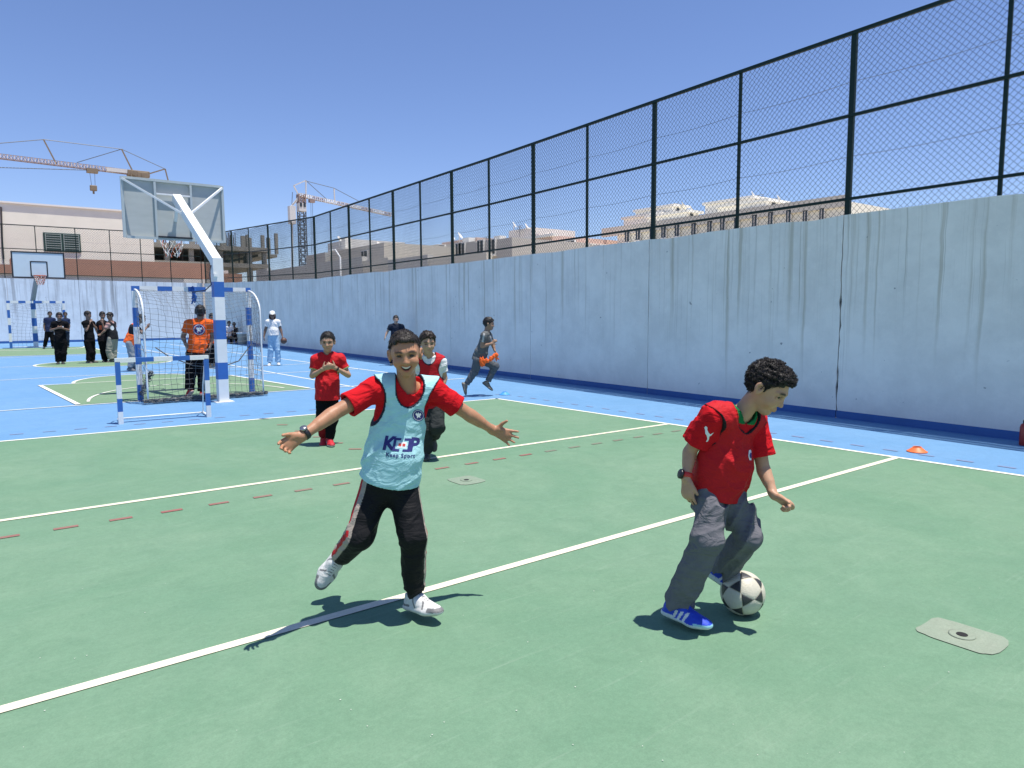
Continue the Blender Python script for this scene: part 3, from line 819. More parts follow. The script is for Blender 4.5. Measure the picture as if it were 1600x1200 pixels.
# unfinished concrete frame
ub = empty('unfinished_building', (0, 0, 0), label='unfinished concrete frame with bare columns and rebar, behind the wall corner', category='building')
Yu = 72.0
ux0, ux1 = on_y(205, 390, Yu).x, on_y(418, 390, Yu).x; ux2 = on_y(449, 395, Yu).x
zs1, zs2 = on_y(380, 385.5, Yu).z, on_y(380, 411.5, Yu).z
def slab(x0, x1, z, dep, th=0.42, off=0.0): X_block('slab', x0, x1, z, Yu + off, dep, CONC, ub, z - th)
slab(ux0, ux1, zs1, 14); slab(ux0, ux1, zs2, 14); slab(ux1 + 0.01, ux2, zs1 - 0.35, 12, 0.3, 3)
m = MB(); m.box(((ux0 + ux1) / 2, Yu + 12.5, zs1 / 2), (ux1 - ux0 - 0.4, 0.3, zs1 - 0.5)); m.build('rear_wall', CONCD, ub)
for px in (225, 262, 300, 346, 391.5, 415):
    x = on_y(px, 390, Yu).x
    m = MB(); m.box((x, Yu + 0.5, zs2 / 2 - 0.21), (0.45, 0.45, zs2 - 0.42)); m.build('column', CONC, ub)
    m = MB(); m.box((x, Yu + 0.5, (zs1 + zs2) / 2 - 0.21), (0.42, 0.42, zs1 - zs2 - 0.42)); m.build('column', CONC, ub)
for k, px in enumerate((238, 247, 272, 281, 290, 312, 322, 352, 357, 362, 368, 374, 380, 398, 404, 409)):
    x = on_y(px, 390, Yu).x
    m = MB(); m.tube([(x, Yu + 1.5 + (k % 4) * 1.5, zs2), (x + 0.05, Yu + 1.5 + (k % 4) * 1.5, zs1 - 0.42)], 0.07, 6); m.build('prop', REBAR, ub)
for px, top, wd, mt in ((236, 362, 0.5, CONC), (256, 368, 0.35, CONC), (278, 361, 0.5, CONC), (309, 365, 0.45, CONC), (358, 362, 0.55, CONC), (390, 366, 0.42, CONC), (396.5, 364, 0.22, CONC), (401, 369, 0.25, CONC), (421, 365, 0.32, CONC), (430, 369, 0.32, CONC), (442.5, 362, 0.30, CONC)):
    x = on_y(px, 390, Yu).x; zt_ = on_y(px, top, Yu).z
    m = MB(); m.box((x, Yu + 2, (zs1 + zt_) / 2 - 0.2), (wd, 0.35, zt_ - zs1 + 0.4)); m.build('column', mt, ub)
for px, top in ((369, 361), (374, 360), (243, 360), (262, 363), (318, 362), (334, 360)):
    x = on_y(px, 390, Yu).x; zt_ = on_y(px, top, Yu).z
    m = MB()
    for q in range(7): m.tube([(x + 0.10 * (q - 3), Yu + 2.2 + 0.1 * (q % 2), zs1), (x + 0.10 * (q - 3) + 0.03 * math.sin(q * 2), Yu + 2.2 + 0.1 * (q % 2), zt_ - 0.25 * (q % 3))], 0.035, 4)
    m.build('rebar_cage', REBAR, ub, kind='stuff')

# site walls along the right side, seen over the court wall
def Y_block(name, X, pxa, pxb, pya, mat, dep, parent, z0=0.0, zt=None):
    """block whose long face is parallel to the court wall: pixel columns fix its ends"""
    A, B = on_x(pxa, pya, X), on_x(pxb, pya, X)
    z = zt if zt is not None else on_x((pxa + pxb) / 2, pya, X).z
    y0, y1 = min(A.y, B.y), max(A.y, B.y)
    m = MB(); m.box((X + dep / 2, (y0 + y1) / 2, (z0 + z) / 2), (dep, y1 - y0, z - z0)); m.build(name, mat, parent); return y0, y1, z
def win(parent, X, px, py, w, h, mat=None):
    p = on_x(px, py, X); f = MB(); f.box((X - 0.03, p.y, p.z), (0.14, w, h)); o = f.build('window', PALE, parent)
    m = MB(); m.box((X - 0.09, p.y, p.z), (0.06, w * 0.86, h * 0.9)); m.build('pane', mat or GLASSD, o)
    m = MB(); m.box((X - 0.12, p.y, p.z), (0.05, 0.07, h * 0.86)); m.build('mullion', TAUPE, o)
    m = MB(); m.box((X - 0.12, p.y, p.z - h / 2 - 0.05), (0.3, w * 1.15, 0.09)); m.build('sill', PALE, o)

sw = empty('site_wall', (0, 0, 0), label='grey rendered site wall beyond the fence at the foot of the tower crane', category='wall')
Y_block('wall_block', 17.0, 400, 417, 420.5, GREYR, 0.3, sw); Y_block('wall_block', 16.99, 417, 566, 412, GREYR, 0.3, sw)
Y_block('wall_block', 17.02, 566, 606, 405, TAN, 0.3, sw); Y_block('wall_block', 17.0, 606, 668, 402, GREYR, 0.3, sw)
Y_block('wall_block', 17.03, 668, 760, 400, TAN, 0.3, sw)

def roof_bits(parent, X, dep, specs):
    for px, py, kind, s in specs:
        p = on_x(px, py, X + dep * 0.3)
        m = MB()
        if kind == 'dish':
            q = Matrix.Rotation(R(50), 3, 'X') @ Matrix.Rotation(R(30), 3, 'Y')
            vs_ = [(0, 0, 0)]; fs = []
            for j in range(14):
                aa = 2 * math.pi * j / 14; vs_.append((s * math.cos(aa), s * math.sin(aa), 0.3 * s))
            for j in range(14): fs.append((0, 1 + j, 1 + (j + 1) % 14))
            m.add([tuple(q @ Vector(v) + p) for v in vs_], fs); m.beam((p.x, p.y, p.z - s * 2), p, 0.06, 0.06)
            m.build('satellite_dish', PALE, parent)
        elif kind == 'box':
            m.box((p.x, p.y, p.z - s * 0.75), (s, s * 1.3, s * 1.5)); m.build('roof_block', PALE, parent)
        else:
            m.beam((p.x, p.y, p.z - s * 1.6), p, 0.05, 0.05)
            for kq in range(4): m.beam((p.x, p.y - 0.4, p.z - 0.15 * kq), (p.x, p.y + 0.4, p.z - 0.15 * kq), 0.035, 0.035)
            m.build('aerial', GREYM, parent)

r4 = empty('tan_house', (0, 0, 0), label='windowless tan block house left of the skyline beside the crane', category='building')
Y_block('wall', 24, 508, 600, 390, TAN, 8, r4, zt=on_x(560, 386, 24).z)
Y_block('upper_floor', 30, 512, 548, 377, PALE, 6, r4); Y_block('annex', 23.5, 478, 508, 397, GREYR, 5, r4)
win(r4, 24, 571, 401, 1.1, 0.9)
roof_bits(r4, 24, 8, [(530, 374, 'dish', 0.3), (592, 384, 'dish', 0.35), (541, 372, 'box', 0.6)])
r3 = empty('taupe_house', (0, 0, 0), label='grey brown flat roofed houses in the middle of the skyline', category='building')
Y_block('wall', 30, 627, 684, 386, TAUPE, 9, r3); Y_block('wall', 30.4, 684, 724, 381, GREYR, 9, r3); Y_block('wall', 29.7, 724, 742, 378, TAUPE, 8, r3); Y_block('wall', 29.4, 742, 800, 375, TAUPE, 8, r3)
Y_block('stair_tower', 33, 690, 745, 375, PINK, 4, r3)
for px, py in ((634, 398), (640, 398), (656, 397), (676, 396), (688, 394), (692, 394), (718, 391), (723, 391), (752, 387), (770, 386)): win(r3, 29.35 if px > 742 else (29.95 if px < 684 else 29.65), px, py, 0.8, 1.1)
roof_bits(r3, 30, 9, [(619, 396, 'dish', 0.3), (624, 397, 'dish', 0.35), (706, 371, 'dish', 0.32), (718, 369, 'dish', 0.32), (733, 372, 'box', 0.7), (760, 370, 'aerial', 0.5), (781, 369, 'box', 0.6)])
r2 = empty('pink_house', (0, 0, 0), label='pink and cream house with stepped roof right of the taupe houses', category='building')
Y_block('wall', 36, 798, 862, 372, PINK, 9, r2); Y_block('roof_room', 39, 795, 832, 358, PALE, 5, r2); Y_block('cornice', 35.6, 797, 864, 369, PALE, 0.5, r2, z0=on_x(830, 373, 35.6).z)
Y_block('wall', 36.4, 862, 900, 380, PINK, 9, r2); Y_block('wall', 36.9, 900, 938, 384, PALE, 9, r2)
for px, py in ((780, 392), (786, 392), (835, 397), (857, 389), (878, 389), (893, 388)): win(r2, 35.9, px, py, 0.9, 1.2)
roof_bits(r2, 36, 9, [(803, 352, 'dish', 0.32), (812, 353, 'aerial', 0.6), (822, 354, 'dish', 0.3), (842, 366, 'box', 0.6), (856, 368, 'dish', 0.32), (872, 376, 'box', 0.5), (886, 378, 'dish', 0.32), (915, 381, 'dish', 0.35), (927, 381, 'box', 0.5)])
r1 = empty('apartment_block', (0, 0, 0), label='long cream apartment block with a row of dark windows, right skyline', category='building')
yA, yB, zR = Y_block('wall', 42, 965, 1322, 337, CREAM, 12, r1, zt=on_x(1140, 338, 42).z)
Y_block('parapet', 41.8, 940, 1322, 337, TAN, 0.25, r1, z0=zR - 0.35, zt=zR + 0.35)
def roof_room(parent, px0, px1, py, X, mat, dep=4.0):
    Y = on_x((px0 + px1) / 2, py, X).y; a, b = on_y(px0, py, Y), on_y(px1, py, Y)
    X_block('roof_room', a.x, b.x, (a.z + b.z) / 2, Y, dep, mat, parent, zR - 1.0)
    m = MB(); m.box(((a.x + b.x) / 2, Y + dep / 2 - 0.1, (a.z + b.z) / 2 + 0.09), (b.x - a.x + 0.4, dep + 0.5, 0.18)); m.build('roof_slab', PALE, parent)
    c_ = on_y(px0 + (px1 - px0) * 0.4, py + 9, Y); m = MB(); m.box((c_.x, Y - 0.02, c_.z), ((b.x - a.x) * 0.16, 0.1, 0.8)); m.build('window', GLASSD, parent)
for q_ in ((1030, 1050, 336, 46.5), (1050, 1072, 324, 47), (1072, 1092, 333, 46), (1098, 1116, 341, 46), (1172, 1196, 312, 47), (1196, 1226, 317, 46.5), (1236, 1262, 323, 46), (1290, 1312, 320, 46)): roof_room(r1, *q_, PALE)
for px, py in ((981, 369), (998, 366), (1020, 364), (1038, 362), (1059, 359.5), (1085, 359), (1110, 356), (1130, 351), (1152, 351), (1180, 347), (1205, 343), (1233, 340), (1259, 341), (1285, 338)): win(r1, 41.9, px, py, 0.42 * abs(on_x(px - 9, py, 42).y - on_x(px + 9, py, 42).y), 0.95)
roof_bits(r1, 46, 3, [(1040, 330, 'dish', 0.35), (1056, 318, 'aerial', 0.7), (1066, 319, 'dish', 0.3), (1080, 328, 'dish', 0.35), (1176, 306, 'dish', 0.35), (1186, 305, 'aerial', 0.7), (1206, 311, 'aerial', 0.6), (1216, 312, 'dish', 0.35), (1250, 318, 'aerial', 0.6)])

sl_ = empty('street_lamp', tuple(on_x(532, 420, 16.0).xy) + (0,), label='curved white street lamp beyond the fence, right of the tower crane', category='street lamp')
q = on_x(532, 396, 16.0); q2 = on_x(522, 391.5, 16.0)
m = MB(); m.tube([(0, 0, 0), (0, 0, q.z - 0.2), (-0.02, 0.25, q.z + 0.02), (-0.05, (q2.y - q.y) * 0.6, q2.z + 0.03), (-0.08, q2.y - q.y, q2.z)], [0.07, 0.05, 0.045, 0.04, 0.03], 8); m.build('mast', WHITE_P, sl_, True)
m = MB(); m.box((-0.08, (q2.y - q.y) * 1.1, q2.z), (0.16, 0.5, 0.09), bevel=0.03); m.build('lamp_head', WHITE_P, sl_)

# ------------------------------------------------------------------ tower cranes
def lattice(m, a, b, w, n, r, m1=0, m2=None, tri=False):
    """square lattice between a and b"""
    a, b = Vector(a), Vector(b); d = (b - a).normalized(); u = Vector((0, 0, 1)) if abs(d.z) < 0.8 else Vector((1, 0, 0))
    x = d.cross(u).normalized(); y = x.cross(d)
    cs = [(-1, -1), (1, -1), (1, 1), (-1, 1)] if not tri else [(-1, -0.6), (1, -0.6), (0, 1)]
    cor = lambda t, k: a.lerp(b, t) + x * cs[k][0] * w / 2 + y * cs[k][1] * w / 2
    K = len(cs)
    for k in range(K): m.beam(cor(0, k), cor(1, k), r * 1.5, r * 1.5, m1)
    for i in range(n):
        mm = m1 if (m2 is None or (i // 6) % 2 == 0) else m2
        for k in range(K):
            k2 = (k + 1) % K
            m.beam(cor(i / n, k if i % 2 else k2), cor((i + 1) / n, k2 if i % 2 else k), r, r, mm)
            m.beam(cor(i / n, k), cor(i / n, k2), r, r, mm)
Yc = 120.0
P = lambda px, py, dy=0: on_y(px, py, Yc + dy)
c1 = empty('tower_crane', (P(214, 300).x, Yc, 0), label='long horizontal crane jib with a hook block over the cream building', category='crane', group='tower cranes')
def loc(v, o): return Vector(v) - o.location
m = MB(); lattice(m, loc(P(-260, 213), c1), loc(P(212, 271), c1), 0.8, 84, 0.05, 0, None, True); m.build('jib', [CRR], c1, kind='stuff')
m = MB(); lattice(m, (0, 0, 0), (0, 0, P(214, 272).z), 1.5, 22, 0.10); m.build('tower', [CRY], c1, kind='stuff')
m = MB(); m.box(loc(P(184, 267), c1), (3.0, 0.9, 0.55)); m.build('ballast', CRW, c1)
m = MB(); m.box(loc(P(216, 272), c1), (3.0, 1.2, 0.9), bevel=0.1); m.box(loc(P(222, 275), c1), (1.5, 1.3, 1.0), bevel=0.1); m.build('machinery', CRY, c1)
for a_, b_ in (((68, 218), (88, 256)), ((190, 233), (208, 269)), ((258, 264), (263, 283)), ((228, 273), (258, 264))):
    m = MB(); m.beam(loc(P(*a_), c1), loc(P(*b_), c1), 0.17, 0.17); m.build('strut', CRY, c1)
for a_, b_ in (((-260, 246), (68, 218)), ((68, 218), (190, 233)), ((190, 233), (258, 264)), ((190, 233), (120, 254)), ((-260, 254), (140, 266))):
    m = MB(); m.tube([loc(P(*a_), c1), loc(P(*b_), c1)], 0.055, 5); m.build('pendant_line', CRD, c1)
m = MB(); m.box(loc(P(144, 267), c1), (1.4, 1.0, 0.6)); m.build('trolley', CRY, c1)
hk = MB(); hk.box(loc(P(146, 294), c1), (0.9, 0.5, 0.8), bevel=0.1); hk.tube([loc(P(146, 297), c1), loc(P(146.5, 303), c1)], 0.13, 6); hk.build('hook_block', CRY, c1)
for dx in (-3, 3):
    m = MB(); m.tube([loc(P(144 + dx * 1.3, 269), c1), loc(P(146 + dx * 0.9, 291), c1)], 0.035, 4); m.build('hoist_cable', CRD, c1)

Yc = 105.0
c2 = empty('tower_crane', (P(472, 350).x, Yc, 0), label='tower crane with lattice mast standing behind the fence near the wall corner', category='crane', group='tower cranes')
m = MB(); lattice(m, (0, 0, 0), (0, 0, P(472, 331).z), 0.95, 26, 0.085); m.build('tower', [CRD], c2, kind='stuff')
m = MB(); lattice(m, (0, 0, P(472, 318).z), (0, 0, P(472, 304).z), 0.95, 3, 0.12); m.build('slewing_head', [CRR], c2)
m = MB(); zc = (P(472, 318).z + P(472, 331).z) / 2; m.box((0, 0, zc), (1.15, 1.1, P(472, 318).z - P(472, 331).z), bevel=0.05); cab = m.build('cab', CRW, c2)
m = MB(); m.box((-0.28, -0.55, zc + 0.35), (0.35, 0.1, 0.6)); m.box((0.28, -0.55, zc + 0.35), (0.35, 0.1, 0.6)); m.build('cab_window', GLASSD, cab, kind='stuff')
m = MB(); lattice(m, loc(P(468, 305), c2), loc(P(612, 336), c2), 0.65, 46, 0.05, 0, 1, True); m.build('jib', [CRW, CRR], c2, kind='stuff')
for a_, b_ in (((459, 290), (467, 306)), ((478, 282), (478, 306)), ((459, 290), (478, 282)), ((468, 306), (455, 322)), ((472, 305), (457, 321)), ((522, 295), (523, 315)), ((456, 323), (456, 345))):
    m = MB(); m.beam(loc(P(*a_), c2), loc(P(*b_), c2), 0.16, 0.16); m.build('strut', CRW, c2)
for a_, b_ in (((479, 283), (522, 294)), ((522, 294), (560, 314)), ((480, 284), (510, 311)), ((457, 300), (456, 322))):
    m = MB(); m.tube([loc(P(*a_), c2), loc(P(*b_), c2)], 0.05, 5); m.build('pendant_line', CRD, c2)
m = MB(); m.box(loc(P(456, 336), c2), (0.9, 0.9, 2.6)); m.build('counterweight', CRW, c2)
m = MB(); m.tube([loc(P(456, 340), c2), loc(P(457, 425), c2)], 0.16, 6); m.build('guide_column', CRW, c2)
m = MB(); m.box(loc(P(487, 314), c2), (0.8, 0.7, 0.5)); m.build('trolley', CRR, c2)
for dx in (-1.3, 1.3):
    m = MB(); m.tube([loc(P(487 + dx, 316), c2), loc(P(488 + dx, 395), c2)], 0.03, 4); m.build('hoist_cable', CRD, c2)
# ------------------------------------------------------------------ implicit-surface modeller for people
A3 = lambda *v: np.array(v, float)
def unit(v):
    v = np.asarray(v, float); return v / (np.linalg.norm(v) + 1e-12)
def smin(a, b, k):
    if k <= 0: return np.minimum(a, b)
    h = np.clip(0.5 + 0.5 * (b - a) / k, 0, 1)
    return b + (a - b) * h - k * h * (1 - h)
def smax(a, b, k): return -smin(-a, -b, k)

class Cone:
    """capsule with two radii, optionally flattened along n by factor s, optionally cut by planes"""
    def __init__(s, a, b, r1, r2, n=None, f=1.0, cut=None):
        s.a, s.b, s.r1, s.r2 = np.asarray(a, float), np.asarray(b, float), r1, r2
        s.n = None if n is None else unit(n); s.f = f; s.cut = cut
        s.c = (s.a + s.b) / 2; s.R = np.linalg.norm(s.b - s.a) / 2 + max(r1, r2)
    def __call__(s, P):
        q = P - s.a; ba = s.b - s.a
        if s.n is not None:
            q = q + s.n * ((q @ s.n) * (1 / s.f - 1))[:, None]; ba = ba + s.n * ((ba @ s.n) * (1 / s.f - 1))
        t = np.clip((q @ ba) / (ba @ ba + 1e-12), 0, 1)
        d = np.linalg.norm(q - t[:, None] * ba, axis=1) - (s.r1 + (s.r2 - s.r1) * t)
        d = d * (s.f if s.n is not None else 1.0)
        if s.cut is not None:
            for o, n in s.cut: d = np.maximum(d, (P - o) @ n)
        return d
class Ell:
    def __init__(s, c, r, M=None):
        s.c = np.asarray(c, float); s.r = np.asarray(r, float); s.M = np.eye(3) if M is None else np.asarray(M, float); s.R = max(r)
    def __call__(s, P):
        q = (P - s.c) @ s.M.T          # rows of M are the axes
        k0 = np.linalg.norm(q / s.r, axis=1); k1 = np.linalg.norm(q / s.r ** 2, axis=1)
        return k0 * (k0 - 1) / (k1 + 1e-9)

class Field:
    def __init__(s): s.ops = []; s.cuts = []; s.disp = None
    def u(s, prim, k=0.02): s.ops.append(('u', prim, k)); return s
    def sub(s, prim, k=0.006): s.ops.append(('s', prim, k)); return s
    def cut(s, o, n): s.cuts.append((np.asarray(o, float), unit(n))); return s
    def __call__(s, P, cen=None, half=0.0):
        """P: (N,3), or (blocks, n, 3) with the block centres and their half diagonal for quick culling"""
        if cen is None: P = P[:, None]; cen = P[:, 0]
        d = np.full(P.shape[:2], 0.5)
        for op, pr, k in s.ops:
            m = ((cen - pr.c) ** 2).sum(1) < (pr.R + 0.07 + half) ** 2
            if not m.any(): continue
            dp = pr(P[m].reshape(-1, 3)).reshape(-1, P.shape[1])
            d[m] = smin(d[m], dp, k) if op == 'u' else smax(d[m], -dp, k)
        if s.disp is not None:
            nr = np.abs(d) < 0.045
            if nr.any(): d[nr] += s.disp(P[nr])
        for o, n in s.cuts: d = np.maximum(d, (P - o) @ n)
        return d.ravel()
    def bounds(s):
        lo = np.min([p.c - p.R for o, p, k in s.ops if o == 'u'], 0); hi = np.max([p.c + p.R for o, p, k in s.ops if o == 'u'], 0)
        return lo - 0.03, hi + 0.03

def polygonise(F, h):
    lo, hi = F.bounds(); B = 8
    nb = np.ceil((hi - lo) / (h * B)).astype(int) + 1
    g = np.full(tuple(nb * B), 1.0, np.float32)
    bi = np.stack(np.meshgrid(*[np.arange(n) for n in nb], indexing='ij'), -1).reshape(-1, 3)
    cen = lo + (bi * B + (B - 1) / 2) * h
    dc = F(cen[:, None], cen, 0.10)
    keep = np.abs(dc) < h * B * 0.87 * 1.35 + 0.02
    g8 = g.reshape(nb[0], B, nb[1], B, nb[2], B)
    g8[:] = dc.reshape(nb[0], 1, nb[1], 1, nb[2], 1)
    loc_ = np.stack(np.meshgrid(*[np.arange(B)] * 3, indexing='ij'), -1).reshape(-1, 3)
    kb = bi[keep]
    for c0 in range(0, len(kb), 1500):
        kk = kb[c0:c0 + 1500]
        idx = kk[:, None] * B + loc_[None]; PP = lo + idx * h
        val = F(PP, PP.mean(1), h * B * 0.87); idx = idx.reshape(-1, 3)
        g[idx[:, 0], idx[:, 1], idx[:, 2]] = val
    s = g < 0
    def cn(a, i, j, k): return a[i:a.shape[0] - 1 + i, j:a.shape[1] - 1 + j, k:a.shape[2] - 1 + k]
    cor = [(i, j, k) for i in (0, 1) for j in (0, 1) for k in (0, 1)]
    anyp = np.zeros(tuple(np.array(g.shape) - 1), bool); allp = ~anyp
    for c in cor:
        q = cn(s, *c); anyp |= q; allp &= q
    act = np.argwhere(anyp & ~allp)
    vid = np.full(anyp.shape, -1, np.int32); vid[act[:, 0], act[:, 1], act[:, 2]] = np.arange(len(act))
    vals = {c: g[act[:, 0] + c[0], act[:, 1] + c[1], act[:, 2] + c[2]] for c in cor}
    acc = np.zeros((len(act), 3)); cnt = np.zeros(len(act))
    for c in cor:
        for ax in range(3):
            if c[ax]: continue
            e = list(c); e[ax] = 1; e = tuple(e)
            a, b = vals[c], vals[e]; cr_ = (a < 0) != (b < 0)
            t = np.where(cr_, a / np.where(cr_, a - b, 1), 0)
            p = np.tile(np.array(c, float), (len(act), 1)); p[:, ax] = t
            acc[cr_] += p[cr_]; cnt[cr_] += 1
    V = lo + (act + acc / cnt[:, None]) * h
    faces = []
    for ax in range(3):
        o1, o2 = (ax + 1) % 3, (ax + 2) % 3
        sl0 = [slice(None)] * 3; sl1 = [slice(None)] * 3; sl0[ax] = slice(0, -1); sl1[ax] = slice(1, None)
        a, b = s[tuple(sl0)], s[tuple(sl1)]
        E = np.argwhere(a != b)
        sh = np.array(anyp.shape)
        ok = (E[:, o1] > 0) & (E[:, o2] > 0) & (E[:, o1] < sh[o1]) & (E[:, o2] < sh[o2]) & (E[:, ax] < sh[ax]); E = E[ok]
        def vi(d1, d2):
            q = E.copy(); q[:, o1] -= d1; q[:, o2] -= d2; return vid[q[:, 0], q[:, 1], q[:, 2]]
        Q = np.stack([vi(1, 1), vi(0, 1), vi(0, 0), vi(1, 0)], 1)
        inside = a[E[:, 0], E[:, 1], E[:, 2]]
        Q[~inside] = Q[~inside][:, ::-1]
        faces.append(Q[(Q >= 0).all(1)])
    return V, np.vstack(faces)

def relax(V, Fq, n=1, lam=0.5):
    for _ in range(n):
        S = np.zeros_like(V); C_ = np.zeros(len(V))
        for i in range(4):
            a, b = Fq[:, i], Fq[:, (i + 1) % 4]
            for d in range(3): S[:, d] += np.bincount(a, V[b, d], len(V)) + np.bincount(b, V[a, d], len(V))
            C_ += np.bincount(a, minlength=len(V)) + np.bincount(b, minlength=len(V))
        V = V + lam * (S / np.maximum(C_, 1)[:, None] - V)
    return V

def skin_mesh(name, F, h, mat, dye, parent, smooth_n=1):
    V, Q = polygonise(F, h)
    V = relax(V, Q, smooth_n)
    me = np_mesh(name, V, Q, mat, True)
    colr = np.ones((len(me.vertices), 4), np.float32)
    colr[:, :3] = dye(V) if callable(dye) else np.asarray(dye)
    at = me.color_attributes.new('dye', 'FLOAT_COLOR', 'POINT'); at.data.foreach_set('color', colr.ravel())
    o = link(name, me, parent)
    return o, V, Q

def folds(seed, amp, lam, axis=(0, 0, 1), spread=0.5, n=5):
    """cloth creases running roughly across the axis, sharper in the valleys"""
    g = np.random.default_rng(seed)
    D = []
    for i in range(n):
        d = unit(np.asarray(axis, float) + g.normal(0, spread, 3)); l = lam * g.uniform(0.7, 1.7)
        D.append((d * 2 * math.pi / l, g.normal(0, 1, 3) * 14, g.uniform(0, 6.28, 2), g.uniform(0.5, 1.0)))
    def f(P):
        t = np.zeros(len(P)); w = 0
        for k, e, ph, a in D:
            t += a * (1 - 1.6 * np.abs(np.sin((P @ k) * 0.5 + 1.3 * np.sin(P @ e + ph[0]) + ph[1])) ** 0.8); w += a
        msk = 0.6 + 0.4 * np.sin(P @ (D[0][1] * 0.9) + 1.0)
        return -amp * np.clip(t / w * 3.0, -1.2, 1.2) * msk
    return f
def near(P, c, r): return np.exp(-((P - c) ** 2).sum(1) / (r * r))

SKIN = vcol_mat('skin', 0.5, 0.0, 0.12, 0.12, 0.4, 0.07, 30)
CLOTH = vcol_mat('cloth', 0.9, 0.0, 0.35, 0.0, 0.1, 0.07, 25)
SHINY = vcol_mat('sport_cloth', 0.7, 0.0, 0.25, 0.0, 0.2, 0.06, 25)
SHOEM = vcol_mat('shoe_upper', 0.6, 0.0, 0.2, 0.0, 0.4, 0.10, 60)
HAIRM = vcol_mat('hair', 0.55, 0.0, 0.0, 0.0, 0.35, 0.25, 90)
EYEW = simple('eye_white', (0.62, 0.58, 0.54), 0.2, var=0.03)
EYED = simple('eye_iris', (0.015, 0.008, 0.005), 0.12)
TEETH = simple('teeth', (0.72, 0.68, 0.60), 0.3, var=0.04)
PRINT = simple('print_navy', (0.020, 0.022, 0.15), 0.7)
PRINTR = simple('print_red', (0.50, 0.05, 0.04), 0.7)
PRINTW = simple('print_white', (0.72, 0.74, 0.74), 0.7)
STRAP = simple('watch_black', (0.012, 0.012, 0.014), 0.35)
SILV = simple('watch_metal', (0.35, 0.35, 0.36), 0.3, 0.8)
STRAPR = simple('watch_red', (0.55, 0.03, 0.02), 0.5)

def hand_prims(F, wr, d, n, t, k, spread, curl, kk=0.006, thumb=(0.55, 0.85), lens=(0.058, 0.065, 0.060, 0.047)):
    """palm plus five fingers; d along palm, n out of the palm, t towards the thumb"""
    d, n, t = unit(d), unit(n), unit(t)
    F.u(Cone(wr - d * 0.005 * k, wr + d * 0.066 * k + t * 0.0 * k, 0.023 * k, 0.0335 * k, n, 0.42), 0.012 * k)
    F.u(Cone(wr + d * 0.02 * k + t * 0.014 * k + n * 0.004 * k, wr + d * 0.045 * k + t * 0.020 * k + n * 0.004 * k, 0.013 * k, 0.011 * k), 0.008 * k)
    offs = (0.0245, 0.0085, -0.0080, -0.0235)
    for i in range(4):
        b = wr + d * (0.068 - 0.004 * abs(i - 1.2)) * k + t * offs[i] * k
        a = R(spread * (1.4 - i)); dd = d * math.cos(a) + t * math.sin(a)
        c = curl[i] if isinstance(curl, (list, tuple)) else curl
        seg = [lens[i] * f * k for f in (0.46, 0.30, 0.24)]; r0 = (0.0082 - 0.0004 * i) * k; ang = 0.0; p = b
        for j in range(3):
            ang += R(c * (0.7, 1.0, 0.7)[j])
            v = dd * math.cos(ang) + n * math.sin(ang); q = p + v * seg[j]
            F.u(Cone(p, q, r0 * (1 - 0.1 * j), r0 * (0.92 - 0.1 * j)), 0.003 * k if j else 0.005 * k); p = q
    b = wr + d * 0.020 * k + t * 0.020 * k; v = unit(d * thumb[0] + t * thumb[1] + n * 0.25)
    q = b + v * 0.034 * k; F.u(Cone(b, q, 0.0115 * k, 0.0092 * k), 0.007 * k)
    v2 = unit(v * 0.9 + d * 0.25 + n * 0.1); F.u(Cone(q, q + v2 * 0.027 * k, 0.0088 * k, 0.0070 * k), 0.003 * k)

def head_frame(hf, hu):
    y = unit(hf); x = unit(np.cross(y, hu)); z = np.cross(x, y)
    # x axis = right-hand side when looking along y; rows are the axes
    return np.stack([x, y, z])

